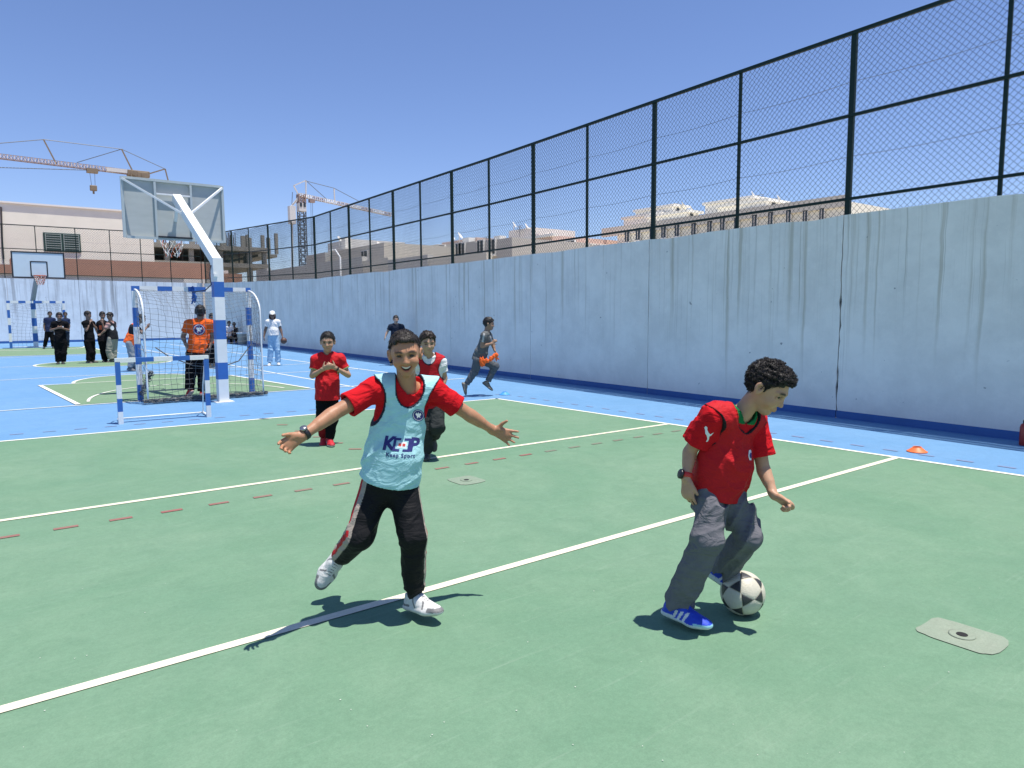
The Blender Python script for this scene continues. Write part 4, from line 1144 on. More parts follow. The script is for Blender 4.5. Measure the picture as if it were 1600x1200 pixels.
def person(code, label, J_, k, hf, outfit, hu=(0, 0, 1), voxel=0.012, hs=1.0, skin=(0.40, 0.235, 0.155), hair=(0.012, 0.010, 0.009), group=None,
           hands=None, face='calm', hairstyle='short', seed=1, slim=1.0):
    base, j = J_
    j = {a: np.array(b, float) for a, b in j.items()}
    root = empty('person', (base[0], base[1], 0), math.atan2(-base[0], base[1]), label=label, category='person')
    if group: root['group'] = group
    U = unit(j['neck'] - j['pelvis']); e = j['shL'] - j['shR']; e = unit(e - U * (e @ U)); Fw = unit(np.cross(e, U))
    eh = j['hipL'] - j['hipR']; eh = unit(eh - U * (eh @ U)); Fh = unit(np.cross(eh, U))
    shm = (j['shL'] + j['shR']) / 2; pel = j['pelvis']; sw = np.linalg.norm(j['shL'] - j['shR'])
    fine = voxel < 0.0065
    # ---------------- body
    b = Field()
    def torso(F, o, low=0.0, kk=0.03, wide=0.0, lf=0.76):
        F.u(Cone(shm - U * 0.055 * k, pel + U * 0.10 * k, 0.122 * k * slim + o, 0.112 * k * slim + o + wide, Fw, 0.70), kk)
        F.u(Cone(pel + U * 0.10 * k, pel - U * (0.02 * k + low), 0.116 * k * slim + o + wide, 0.122 * k * slim + o + wide * 1.5, Fh, lf), kk)
        F.u(Cone(j['shR'], j['shL'], 0.047 * k * slim + o, 0.047 * k * slim + o), kk)
        for s in 'RL': F.u(Cone(j['neck'] - U * 0.005, j['sh' + s], 0.040 * k * slim + o, 0.046 * k * slim + o), kk)
    torso(b, -0.012)
    HM = head_frame(hf, hu); hc = j['head']
    def H(x, y, z): return hc + (np.array([x, y, z]) * hs) @ HM
    b.u(Cone(j['neck'] - U * 0.01, H(0, -0.018, -0.055), 0.050 * k * slim, 0.047 * k * slim), 0.02)
    for s in 'RL':
        sh, el, wr = j['sh' + s], j['el' + s], j['wr' + s]
        b.u(Cone(sh, el, 0.044 * k * slim, 0.0345 * k * slim), 0.018); b.u(Cone(el, wr, 0.0345 * k * slim, 0.0225 * k * slim), 0.010)
        b.u(Cone(el + (wr - el) * 0.12, el + (wr - el) * 0.45, 0.036 * k * slim, 0.030 * k * slim), 0.010)
        hp_, kn, an, to = j['hip' + s], j['kn' + s], j['an' + s], j['to' + s]
        b.u(Cone(hp_, kn, 0.056 * k, 0.042 * k), 0.03); b.u(Cone(kn, an, 0.040 * k, 0.028 * k), 0.02)
        b.u(Cone(an, an + unit(to - an) * 0.015 * k, 0.026 * k, 0.022 * k), 0.015)
        hd = (hands or {}).get(s)
        if hd is None:
            d = unit(j['ha' + s] - wr); n = unit(np.cross(d, np.cross(pel - wr, d) + 1e-6)); t = np.cross(d, n) * (1 if s == 'R' else -1)
            if t @ Fw < 0: t = -t
            hd = dict(d=d, n=n, t=t, spread=4, curl=22)
        hand_prims(b, wr, hd['d'], hd['n'], hd['t'], k * hd.get('s', 1.0), hd.get('spread', 4), hd.get('curl', 20), thumb=hd.get('thumb', (0.6, 0.8)))
    # head
    E_ = lambda c, r: Ell(H(*c), np.array(r) * hs, HM)
    Cn = lambda a, c, r1, r2, **kw: Cone(H(*a), H(*c), r1 * hs, r2 * hs, **kw)
    b.u(E_((0, -0.012, 0.026), (0.0735, 0.0925, 0.080)), 0.02)
    b.u(E_((0, 0.020, -0.024), (0.0590, 0.0650, 0.070)), 0.03)
    b.u(Cn((0, 0.030, -0.045), (0, 0.046, -0.088), 0.044, 0.022), 0.025)
    b.u(E_((0, 0.053, -0.090), (0.020, 0.022, 0.016)), 0.022)
    for s in (-1, 1):
        b.u(E_((s * 0.034, 0.055, -0.036), (0.024, 0.022, 0.024)), 0.022)
        b.u(Cn((s * 0.014, 0.078, 0.017), (s * 0.048, 0.064, 0.016), 0.010, 0.008), 0.014)
        b.u(E_((s * 0.0770, -0.006, -0.010), (0.0085, 0.019, 0.031)), 0.008)
        b.u(E_((s * 0.0845, -0.013, 0.000), (0.0065, 0.015, 0.023)), 0.006)
        if fine:
            b.sub(E_((s * 0.084, -0.004, -0.002), (0.006, 0.009, 0.013)), 0.004)
            b.sub(E_((s * 0.031, 0.088, -0.001), (0.0165, 0.017, 0.0095)), 0.008)
    b.u(Cn((0, 0.078, 0.006), (0, 0.092, -0.028), 0.0065, 0.0095), 0.010)
    b.u(E_((0, 0.0945, -0.034), (0.0105, 0.0095, 0.0085)), 0.006)
    for s in (-1, 1): b.u(E_((s * 0.0115, 0.0855, -0.036), (0.0065, 0.0085, 0.0068)), 0.006)
    if face == 'grin' and fine:
        for s in (-1, 1):
            b.u(E_((s * 0.038, 0.058, -0.034), (0.021, 0.022, 0.019)), 0.015)
            b.u(Cn((0, 0.0835, -0.0535), (s * 0.029, 0.066, -0.0455), 0.0060, 0.0040), 0.006)
            b.u(Cn((0, 0.0790, -0.0790), (s * 0.027, 0.066, -0.0580), 0.0062, 0.0040), 0.007)
            b.sub(Cn((0, 0.090, -0.0660), (s * 0.025, 0.072, -0.0525), 0.0100, 0.0050), 0.003)
        b.sub(E_((0, 0.086, -0.0645), (0.019, 0.018, 0.0085)), 0.003)
    else:
        for s in (-1, 1):
            b.u(Cn((0, 0.0845, -0.0590), (s * 0.020, 0.0765, -0.0605), 0.0058, 0.0036), 0.005)
            b.u(Cn((0, 0.0830, -0.0690), (s * 0.017, 0.0765, -0.0665), 0.0064, 0.0040), 0.005)
    skin = np.array(skin); hairc = np.array(hair)
    def zline(y): return np.interp(y, [-0.11, -0.05, -0.012, 0.016, 0.030, 0.055, 0.075, 0.1], [-0.088, -0.072, -0.016, -0.006, 0.018, 0.050, 0.060, 0.062])
    def dye(P):
        q = ((P - hc) @ HM.T) / hs
        c = np.tile(skin, (len(P), 1))
        x, y, z = q.T
        def mixc(m, colr): c[:] = c * (1 - m[:, None]) + np.array(colr) * m[:, None]
        lips = np.exp(-((x / 0.021) ** 2) ** 2 - (((z + 0.0645) / 0.0085) ** 2) ** 2) * (y > 0.06)
        if face == 'grin':
            zz = z + 0.066 - 0.0125 * (x / 0.026) ** 2
            lips = np.exp(-((x / 0.029) ** 2) ** 3 - ((zz / 0.0165) ** 2) ** 3) * (y > 0.055)
            mixc(np.clip(lips * 0.8, 0, 1), skin * (1.0, 0.52, 0.48))
            inner = np.exp(-((x / 0.023) ** 2) ** 3 - ((zz / 0.0085) ** 2) ** 3) * (y < 0.079) * (y > 0.04)
            mixc(np.clip(inner * 1.2, 0, 1), (0.06, 0.018, 0.016))
        else: mixc(np.clip(lips * 0.45, 0, 1), skin * (0.92, 0.60, 0.55))
        cheeks = np.exp(-(((np.abs(x) - 0.038) / 0.02) ** 2) - ((z + 0.035) / 0.02) ** 2) * (y > 0.03); mixc(cheeks * 0.25, skin * (1.08, 0.82, 0.78))
        br = np.exp(-(((np.abs(x) - 0.032) / 0.019) ** 2) ** 3 - (((z - 0.0215 + 0.16 * np.abs(np.abs(x) - 0.030)) / 0.0058) ** 2) ** 2) * (y > 0.045); mixc(np.clip(br * 0.95, 0, 1), hairc * 1.1)
        if not fine:
            ey = np.exp(-(((np.abs(x) - 0.031) / 0.014) ** 2) ** 2 - ((z / 0.009) ** 2) ** 2) * (y > 0.05); mixc(np.clip(ey * 0.9, 0, 1), (0.02, 0.012, 0.01))
        else:
            ey = np.exp(-(((np.abs(x) - 0.031) / 0.0175) ** 2) ** 3 - (((z - 0.001) / 0.0105) ** 2) ** 3) * (y > 0.05); mixc(np.clip(ey * 0.75, 0, 1), skin * 0.32)
        inear = (np.abs(x) > 0.0745) & (z < 0.034) & (z > -0.05) & (np.abs(y + 0.008) < 0.03)
        if hairstyle != 'cap':
            hz = np.clip((z - zline(y) - (0.010 if hairstyle == 'fade' else 0)) / (0.035 if hairstyle == 'fade' else 0.018) + 0.3, 0, 1) * (~inear) * (np.sqrt(x * x + y * y + z * z) < 0.14); mixc(hz * 0.92, hairc)
        return c
    bo, bV, bQ = skin_mesh('body', b, voxel, SKIN, dye, root)
    # ---------------- eyes and teeth
    if fine:
        for s in (-1, 1):
            m = MB(); vs_, fs, mi = [], [], []; n1, n2 = 10, 16
            for i in range(n1 + 1):
                a = math.pi * i / n1
                for q in range(n2):
                    p = 2 * math.pi * q / n2; vs_.append(H(s * 0.031 + 0.0118 * math.sin(a) * math.cos(p), 0.0655 + 0.0118 * math.cos(a), -0.001 + 0.0118 * math.sin(a) * math.sin(p)))
            for i in range(n1):
                for q in range(n2): fs.append((i * n2 + q, (i + 1) * n2 + q, (i + 1) * n2 + (q + 1) % n2, i * n2 + (q + 1) % n2)); mi.append(1 if i < 5 else 0)
            link('eye', mesh('eye', vs_, fs, [EYEW, EYED], mi, True), root)
            lid = Field()
            for zz, r_ in ((0.0098, 0.0050), (-0.0104, 0.0044)):
                for u0, u1 in ((-0.016, 0.0), (0.0, 0.016)):
                    lid.u(Cn((s * 0.031 + u0, 0.0735 - 0.0035 * (u0 != 0) - 0.002 * (s * u0 > 0), zz * (0.55 if u0 else 1)), (s * 0.031 + u1, 0.0735 - 0.0035 * (u1 != 0) - 0.002 * (s * u1 > 0), zz * (0.55 if u1 else 1)), r_, r_), 0.004)
            def lidc(P):
                q = ((P - hc) @ HM.T) / hs; m_ = np.exp(-((q[:, 2] - 0.0032) / 0.0022) ** 2) * (q[:, 1] > 0.074)
                return skin * 0.92 * (1 - m_[:, None]) + hairc * m_[:, None]
            skin_mesh('eyelids', lid, 0.0022, SKIN, lidc, root)
        if face == 'grin':
            vs_, fs = [], []; n = 14
            for i in range(n + 1):
                x = -0.0255 + 0.051 * i / n; y = 0.0775 - 0.011 * (x / 0.0255) ** 2; z = -0.0560 + 0.0095 * (x / 0.026) ** 2
                hgt = 0.0092 * (1 - 0.6 * (x / 0.0255) ** 2)
                for dz, dy in ((0, 0), (-hgt, 0.001), (-hgt, -0.003), (0, -0.003)): vs_.append(H(x, y + dy, z + dz))
            for i in range(n):
                for q in range(4): a = i * 4 + q; c_ = i * 4 + (q + 1) % 4; fs.append((a, c_, c_ + 4, a + 4))
            link('teeth', mesh('teeth', vs_, fs, TEETH, None, True), root)
    # ---------------- hair
    rs = np.random.default_rng(seed)
    if hairstyle == 'cap':
        hr = Field(); hr.u(E_((0, -0.035, -0.03), (0.085, 0.06, 0.10)), 0.02)
        for s in (-1, 1): hr.u(E_((s * 0.068, 0.005, -0.055), (0.028, 0.045, 0.075)), 0.02)
        hr.disp = folds(seed, 0.006, 0.03, (1, 0, 0), 0.3)
        skin_mesh('hair', hr, 0.010, HAIRM, hairc, root)
        cp = Field(); cp.u(E_((0, -0.010, 0.036), (0.083, 0.100, 0.083)), 0.01); cp.cut(H(0, 0, 0.026), -HM[2])
        cp.u(Cone(H(0, 0.075, 0.030), H(0, 0.125, 0.020), 0.062 * hs, 0.05 * hs, HM[2], 0.10), 0.006)
        skin_mesh('cap', cp, 0.008, CLOTH, (0.75, 0.75, 0.72), root)
    else:
        thick = {'short': 0.012, 'fade': 0.007, 'curly': 0.012, 'bushy': 0.017}[hairstyle]
        if not fine: thick = 0.021
        hr = Field()
        hr.u(E_((0, -0.012, 0.028), (0.0735 + thick * 0.55, 0.0925 + thick * 0.7, 0.080 + thick)), 0.02)
        if hairstyle in ('curly', 'bushy'): hr.u(E_((0, 0.026, 0.072), (0.060, 0.058, 0.038)), 0.03)
        if hairstyle == 'fade': hr.u(Cn((-0.032, 0.058, 0.080), (0.032, 0.058, 0.080), 0.016, 0.016), 0.02)
        amp, fr = {'short': (0.0035, 150), 'fade': (0.0035, 170), 'curly': (0.0055, 210), 'bushy': (0.006, 130)}[hairstyle]
        ks = [(unit(rs.normal(0, 1, 3)) * fr * rs.uniform(0.6, 1.5), rs.uniform(0, 6.28)) for _ in range(7)]
        zoff = {'short': 0.0, 'fade': 0.034, 'curly': 0.0, 'bushy': 0.0}[hairstyle]
        def hd_(P):
            t = sum(np.sin(P @ kv + p) for kv, p in ks) / 3.0
            return -amp * t
        hr.disp = hd_
        class Line:
            c = hc; R = 0.3
            def __call__(s, P):
                q = ((P - hc) @ HM.T) / hs
                zz = q[:, 2] - zline(q[:, 1]) - (zoff * np.clip((0.06 - np.abs(q[:, 1])) / 0.03, 0, 1) + (0.010 if hairstyle == 'fade' else 0.0)) + 0.004 * np.sin(q[:, 0] * 260 + q[:, 1] * 140)
                return zz * hs * 0.85
        hr.sub(Line(), 0.006)
        hv = min(voxel, 0.009)
        def hdye(P):
            t = sum(np.sin(P @ kv * 1.7 + p) for kv, p in ks[:4]) / 4
            return hairc * (1 + 0.35 * t)[:, None]
        ho, hV, hQ = skin_mesh('hair', hr, hv if fine else max(0.007, voxel * 0.7), HAIRM, hdye, root)
        if fine:
            q = ((hV - hc) @ HM.T) / hs
            nrm = unit_rows((hV - H(0, -0.012, 0.02)))
            ok = np.where(q[:, 2] > zline(q[:, 1]) + zoff * 0.5 + 0.004)[0]
            cnt = {'short': 700, 'fade': 1900, 'curly': 3200, 'bushy': 1100}[hairstyle]
            pick = rs.choice(ok, min(cnt, len(ok)), replace=False); Pz = []
            for i in pick:
                p, n = hV[i], nrm[i]
                if hairstyle in ('curly', 'bushy'):
                    u = unit(np.cross(n, rs.normal(0, 1, 3))); w = np.cross(n, u); r_ = rs.uniform(0.0025, 0.0048) * hs; a0 = rs.uniform(0, 6.28)
                    aa = a0 + np.linspace(0, rs.uniform(3.5, 7.0), 8)
                    Pz.append(p - n * 0.002 + r_ * (np.cos(aa)[:, None] * u + np.sin(aa)[:, None] * (w * 0.7 + n * 0.7)) + n * np.linspace(0, 0.006, 8)[:, None] * hs)
                else:
                    fw = HM[1] * 0.9 + HM[2] * 0.1 + rs.normal(0, 0.45, 3); fw = unit(fw - n * (fw @ n)); ln = rs.uniform(0.008, 0.018) * hs; tt = np.linspace(0, 1, 5)[:, None]
                    Pz.append(p - n * 0.002 + fw * ln * tt + n * (0.006 * np.sin(tt * 2.2)))
            L_ = max(len(x) for x in Pz)
            v, f = wires(np.array(Pz), 0.0011 * hs if hairstyle != 'fade' else 0.0008, 3)
            me = np_mesh('strands', v, f, HAIRM, True); at = me.color_attributes.new('dye', 'FLOAT_COLOR', 'POINT')
            cc = np.ones((len(v), 4), np.float32); cc[:, :3] = (hairc * 1.6)[None] * rs.uniform(0.5, 1.7, len(pick)).repeat(len(v) // len(pick))[:, None]; at.data.foreach_set('color', cc.ravel())
            link('strands', me, root, kind='stuff')
    ctx = dict(slim=slim, root=root, j=j, k=k, U=U, e=e, Fw=Fw, eh=eh, Fh=Fh, shm=shm, pel=pel, torso=torso, voxel=voxel, HM=HM, hc=hc, H=H, hs=hs, seed=seed, fine=fine)
    outfit(ctx)
    return ctx
def unit_rows(v): return v / (np.linalg.norm(v, axis=1, keepdims=True) + 1e-9)
# ---------------- garments
def tee(c, col, sleeve=0.62, hem=0.06, ease=0.016, wide=0.006, name='shirt', mat=None, trim=None, collar=None, amp=0.006, sr=1.0, back=None, v_neck=False):
    j, k, U, Fw = c['j'], c['k'], c['U'], c['Fw']
    F = Field(); c['torso'](F, ease * k, hem * k + 0.03, 0.03, wide * k, 0.90)
    arms = {}
    for s in 'RL':
        sh, el = j['sh' + s], j['el' + s]; d = unit(el - sh); ln = np.linalg.norm(el - sh); end = sh + d * ln * sleeve
        F.u(Cone(sh, sh + d * (ln * sleeve + 0.05), 0.054 * k * sr, 0.062 * k * sr, cut=[(end, d)]), 0.022)
        arms[s] = (end, d)
        if c['voxel'] < 0.005: F.sub(Cone(end - d * 0.012 * k, end + d * 0.06 * k, 0.045 * k * sr, 0.050 * k * sr), 0.004)
    nk = j['neck']; up = unit(U + Fw * 0.25)
    F.sub(Cone(nk + Fw * 0.004 * k, nk + up * 0.12 * k, 0.056 * k, 0.066 * k), 0.006)
    if v_neck: F.sub(Cone(nk + Fw * 0.055 * k - U * 0.045 * k, nk + Fw * 0.03 * k + U * 0.03, 0.006, 0.045 * k), 0.006)
    ff = folds(c['seed'] + 11, amp, 0.085 * k, U + 0.4 * c['e'], 0.8, 3)
    def disp(P):
        w = 0.55 + 0.6 * near(P, c['pel'] + U * 0.05, 0.16 * k)
        for s in 'RL': w = w + 0.7 * near(P, j['sh' + s] - U * 0.05, 0.07 * k) + 0.3 * near(P, (j['sh' + s] + j['el' + s]) / 2, 0.06 * k)
        for s in 'RL': w = w * (1 - 0.9 * near(P, arms[s][0], 0.065 * k))
        return ff(P) * w
    if amp: F.disp = disp
    hp = c['pel'] - U * hem * k
    F.cut(hp, -U)
    col = np.array(col)
    def dye(P):
        cc = np.tile(col, (len(P), 1))
        if trim is not None:
            for s in 'RL':
                o, d = arms[s]; m = (np.abs((P - o) @ d) < 0.016 * k) & (np.linalg.norm(P - o, axis=1) < 0.11 * k); cc[m] = trim
        if collar is not None:
            m = (np.linalg.norm((P - nk) - ((P - nk) @ up)[:, None] * up, axis=1) < 0.074 * k) & ((P - nk) @ up > -0.03 * k); cc[m] = collar
        if back is not None: cc = back(P, cc)
        return cc
    o, V, Q = skin_mesh(name, F, c['voxel'], mat or CLOTH, dye, c['root'], 1)
    c[name] = (V, Q); c[name + '_obj'] = o
    return o
def bib(c, col, bind, hem=0.10, ease=0.026, arm=(0.075, 0.115), neckr=(0.066, 0.088), name='bib', mat=None, amp=0.005, wide=0.012, dyefn=None, lf=0.90):
    j, k, U, Fw, e = c['j'], c['k'], c['U'], c['Fw'], c['e']
    F = Field(); c['torso'](F, ease * k, hem * k + 0.03, 0.03, wide * k, lf)
    M = np.stack([e, Fw, U]); cuts = []
    for s, sg in (('R', -1), ('L', 1)):
        cuts.append(Ell(j['sh' + s] + e * sg * 0.050 * k - U * 0.060 * k, np.array([arm[0], 0.30, arm[1]]) * k, M))
    cuts.append(Ell(j['neck'] + Fw * 0.06 * k + U * 0.022 * k, np.array([neckr[0], 0.26, neckr[1]]) * k, M))
    ff = folds(c['seed'] + 31, amp, 0.10 * k, U + 0.5 * e, 0.9, 3)
    if amp: F.disp = lambda P: ff(P) * (0.5 + 0.8 * near(P, c['pel'], 0.2 * k))
    for q in cuts: F.sub(q, 0.004)
    F.cut(c['pel'] - U * hem * k, -U)
    col, bind = np.array(col), np.array(bind)
    def dye(P):
        cc = np.tile(col, (len(P), 1))
        if dyefn is not None: cc = dyefn(P, cc)
        for q in cuts: cc[np.abs(q(P)) < (0.0075 if c['fine'] else 0.010)] = bind
        return cc
    o, V, Q = skin_mesh(name, F, c['voxel'], mat or SHINY, dye, c['root'], 1)
    c[name] = (V, Q); c[name + '_obj'] = o
    return o
def trousers(c, col, r=(0.088, 0.070, 0.055), name='trousers', amp=0.006, lam=0.075, dyefn=None, cuff=0.93, mat=None, waist=0.015, spread=0.75):
    j, k, U = c['j'], c['k'], c['U']
    F = Field()
    F.u(Cone(c['pel'] + U * waist * k, c['pel'] - U * 0.035 * k, 0.112 * k * c['slim'], 0.120 * k * c['slim'], c['Fh'], 0.80), 0.03)
    legs = {}
    for s in 'RL':
        hp_, kn, an = j['hip' + s], j['kn' + s], j['an' + s]; d = unit(an - kn); end = kn + (an - kn) * cuff
        F.u(Cone(hp_, kn, r[0] * k, r[1] * k), 0.03)
        F.u(Cone(kn, an, r[1] * k, r[2] * k, cut=[(end, d)]), 0.025)
        legs[s] = (hp_, kn, an, end, d)
    fs = {s: folds(c['seed'] + 51 + i, amp, lam * k, legs[s][4] * 0.8, spread, 3) for i, s in enumerate('RL')}
    def disp(P):
        out = np.zeros(len(P)); mid = (P - c['pel']) @ c['eh']
        for s, sg in (('R', -1), ('L', 1)):
            hp_, kn, an, end, d = legs[s]
            dr = np.minimum(np.linalg.norm(P - kn, axis=1), np.minimum(np.linalg.norm(P - an, axis=1), np.linalg.norm(P - (kn + an) / 2, axis=1)))
            w = 0.45 + 0.9 * near(P, kn, 0.11 * k) + 0.9 * near(P, end, 0.10 * k) + 0.5 * near(P, hp_ + (kn - hp_) * 0.2, 0.1 * k)
            oth = 'L' if s == 'R' else 'R'
            dd = np.minimum(np.linalg.norm(P - legs[oth][1], axis=1), np.linalg.norm(P - legs[oth][2], axis=1))
            sel = dr < dd
            out[sel] = (fs[s](P) * w)[sel]
        return out
    if amp: F.disp = disp
    F.cut(c['pel'] + U * waist * k, U)
    col = np.array(col)
    def dye(P):
        cc = np.tile(col, (len(P), 1))
        return dyefn(P, cc, legs) if dyefn else cc
    o, V, Q = skin_mesh(name, F, c['voxel'], mat or CLOTH, dye, c['root'], 1)
    c[name] = (V, Q)
    return o
def shoes(c, upper, sole, accent=None, size=1.0, stripes=None, toe=None, only=None, fdir=None, socks=None):
    j = c['j']; k = c['k'] * size
    for s in 'RL':
        if only and s not in only: continue
        an, to, kn = j['an' + s], j['to' + s], j['kn' + s]
        f = unit(to - an); su = unit(kn - an)
        if fdir and s in fdir: f, su = unit(fdir[s][0]), unit(fdir[s][1])
        else:
            # assume the sole is about 0.06 below the ankle
            ff = (to - an) + su * 0.045 * k; f = unit(ff)
        su = unit(su - f * (su @ f)); sd = np.cross(f, su)
        heel = an - su * 0.066 * k - f * 0.050 * k
        if heel[2] < 0.012 and abs(f[2]) < 0.25:      # flat on the floor
            heel = heel + A3(0, 0, 0.004 - min(heel[2], (heel + f * 0.2 * k)[2])) if min(heel[2], (heel + f * 0.2 * k)[2]) < 0.004 else heel
        Pn = lambda a, b, c_: heel + f * a * k + sd * b * k + su * c_ * k
        F = Field()
        F.u(Cone(Pn(0.012, 0, 0.018), Pn(0.14, 0.002, 0.018), 0.033 * k, 0.042 * k, su, 0.52), 0.012)
        F.u(Cone(Pn(0.14, 0.002, 0.018), Pn(0.190, 0, 0.022), 0.042 * k, 0.032 * k, su, 0.55), 0.012)
        F.u(Cone(Pn(0.022, 0, 0.040), Pn(0.085, 0, 0.048), 0.031 * k, 0.033 * k), 0.015)
        F.u(Cone(Pn(0.085, 0, 0.046), Pn(0.175, 0, 0.026), 0.034 * k, 0.027 * k, su, 0.85), 0.015)
        F.u(Cone(Pn(0.030, 0, 0.050), Pn(0.036, 0, 0.082), 0.032 * k, 0.034 * k, cut=[(Pn(0.03, 0, 0.084), unit(su * 0.95 - f * 0.15))]), 0.012)
        F.u(Cone(Pn(0.045, 0, 0.058), Pn(0.078, 0, 0.062), 0.033 * k, 0.026 * k), 0.012)
        F.cut(Pn(0, 0, 0.0), -su)
        upper_, sole_ = np.array(upper), np.array(sole)
        def dye(P):
            q = P - heel; a, b_, h_ = (q @ f) / k, (q @ sd) / k, (q @ su) / k
            cc = np.tile(upper_, (len(P), 1))
            if accent is not None:
                m = (h_ < 0.038) & (h_ > 0.020) & ((a < 0.05) | (a > 0.165)); cc[m] = accent
                m = (np.abs(b_) > 0.018) & (np.abs(np.sin(a * 60 + h_ * 30)) < 0.28) & (h_ > 0.03) & (a > 0.05) & (a < 0.15); cc[m] = accent
                m = (np.abs(b_) < 0.010) & (a > 0.075) & (a < 0.14) & (np.abs(np.sin(a * 230)) < 0.4); cc[m] = np.array(accent) * 0.8
            if stripes is not None:
                for q0 in (0.062, 0.086, 0.110):
                    m = (np.abs(a - q0 - (h_ - 0.03) * 0.45) < 0.0065) & (np.abs(b_) > 0.012) & (h_ > 0.022) & (h_ < 0.058); cc[m] = stripes
            if toe is not None:
                m = (h_ < 0.028 + 0.03 * (a - 0.16)) & (a > 0.155); cc[m] = toe
            cc[h_ < 0.0205 + 0.008 * (a < 0.06)] = sole_
            cc[h_ < 0.006] = sole_ * 0.55
            return cc
        o, V, Q = skin_mesh('shoe', F, min(c['voxel'], 0.009), SHOEM, dye, c['root'], 1)
        if c['fine'] and accent is not None:
            for q0 in (0.070, 0.086, 0.102, 0.118):
                hh = 0.083 - (q0 - 0.070) * 0.42
                m = MB(); m.tube([Pn(q0, -0.017, hh - 0.009), Pn(q0 + 0.003, -0.006, hh), Pn(q0 + 0.006, 0.007, hh - 0.0005), Pn(q0 + 0.004, 0.018, hh - 0.010)], 0.0026, 6); m.build('lace', WHITE_P, c['root'], True)
        if socks is not None:
            m = MB(); m.tube([an - su * 0.02, an + su * 0.07 * k], [0.036 * k, 0.038 * k], 12); m.build('sock', socks, c['root'], True)

def stick(c, target, name, v2, faces, mats, origin, ex, ey, nrm, off=0.0014, mi=None, maxe=0.008):
    """flat artwork (2-D points) pressed onto a garment: each point is dropped onto the cloth along -nrm"""
    V, Q = c[target]; tree = BVHTree.FromPolygons([tuple(p) for p in V], [tuple(q) for q in Q])
    bm = bmesh.new(); vs_ = [bm.verts.new((p[0], p[1], 0)) for p in v2]
    for i, f in enumerate(faces):
        try:
            ff = bm.faces.new([vs_[q] for q in f]); ff.material_index = mi[i] if mi else 0
        except ValueError: pass
    bmesh.ops.triangulate(bm, faces=bm.faces)
    for _ in range(4):
        long_ = [ed for ed in bm.edges if ed.calc_length() > maxe]
        if not long_: break
        bmesh.ops.subdivide_edges(bm, edges=long_, cuts=1); bmesh.ops.triangulate(bm, faces=bm.faces)
    ex, ey, nrm = Vector(ex).normalized(), Vector(ey).normalized(), Vector(nrm).normalized(); origin = Vector(origin)
    for v in bm.verts:
        p = origin + ex * v.co.x + ey * v.co.y
        h, n, i, dist = tree.ray_cast(p + nrm * 0.25, -nrm)
        v.co = (h + nrm * off) if h is not None else p
    me = bpy.data.meshes.new(name); bm.to_mesh(me); bm.free()
    for m in (mats if isinstance(mats, (list, tuple)) else [mats]): me.materials.append(m)
    return link(name, me, c['root'])
def text_2d(s, size, bold=0.0, space=1.0):
    cu_ = bpy.data.curves.new('lettering', 'FONT'); cu_.body = s; cu_.size = size; cu_.align_x = 'CENTER'; cu_.align_y = 'CENTER'; cu_.offset = bold; cu_.space_character = space; cu_.resolution_u = 3
    o = bpy.data.objects.new('lettering', cu_); COL.objects.link(o)
    dg = bpy.context.evaluated_depsgraph_get(); me = bpy.data.meshes.new_from_object(o.evaluated_get(dg))
    v = [(p.co.x, p.co.y) for p in me.vertices]; f = [tuple(q.vertices) for q in me.polygons]
    bpy.data.objects.remove(o); bpy.data.curves.remove(cu_); bpy.data.meshes.remove(me)
    return v, f
def disc2d(r0, r1, n=28, cx=0, cy=0):
    v = []; f = []
    for i in range(n):
        a = 2 * math.pi * i / n; v += [(cx + r0 * math.cos(a), cy + r0 * math.sin(a)), (cx + r1 * math.cos(a), cy + r1 * math.sin(a))]
    if r0 <= 0: return [(cx + r1 * math.cos(2 * math.pi * i / n), cy + r1 * math.sin(2 * math.pi * i / n)) for i in range(n)], [tuple(range(n))]
    for i in range(n): k = (i + 1) % n; f.append((2 * i, 2 * i + 1, 2 * k + 1, 2 * k))
    return v, f
def emblem(c, target, name, ctr, ex, ey, nrm, r, c_in, c_ring, c_fig):
    """round club badge: ring, field and a pale winged figure"""
    v, f = disc2d(0, r, 32); stick(c, target, name, v, f, c_in, ctr, ex, ey, nrm, 0.0010, None, r * 0.35)
    v, f = disc2d(r * 0.80, r * 0.87, 32); stick(c, target, name + '_ring', v, f, c_ring, ctr, ex, ey, nrm, 0.0016, None, r * 0.35)
    fig = [(-0.42, 0.12), (-0.30, 0.42), (-0.12, 0.22), (0.0, 0.50), (0.12, 0.22), (0.32, 0.40), (0.42, 0.08), (0.22, -0.08), (0.30, -0.36), (0.02, -0.22), (-0.2, -0.48), (-0.2, -0.12)]
    stick(c, target, name + '_figure', [(x * r * 1.15, y * r * 1.15) for x, y in fig], [tuple(range(len(fig)))], c_fig, ctr, ex, ey, nrm, 0.0018, None, r * 0.35)
def band(c, a, d, r, w, mat, name, n=20, oval=None):
    m = MB(); d = Vector(unit(d)); a = Vector(a)
    m.tube([a - d * w / 2, a - d * w * 0.45, a + d * w * 0.45, a + d * w / 2], [r * 0.94, r, r, r * 0.94], n); return m.build(name, mat, c['root'], True)
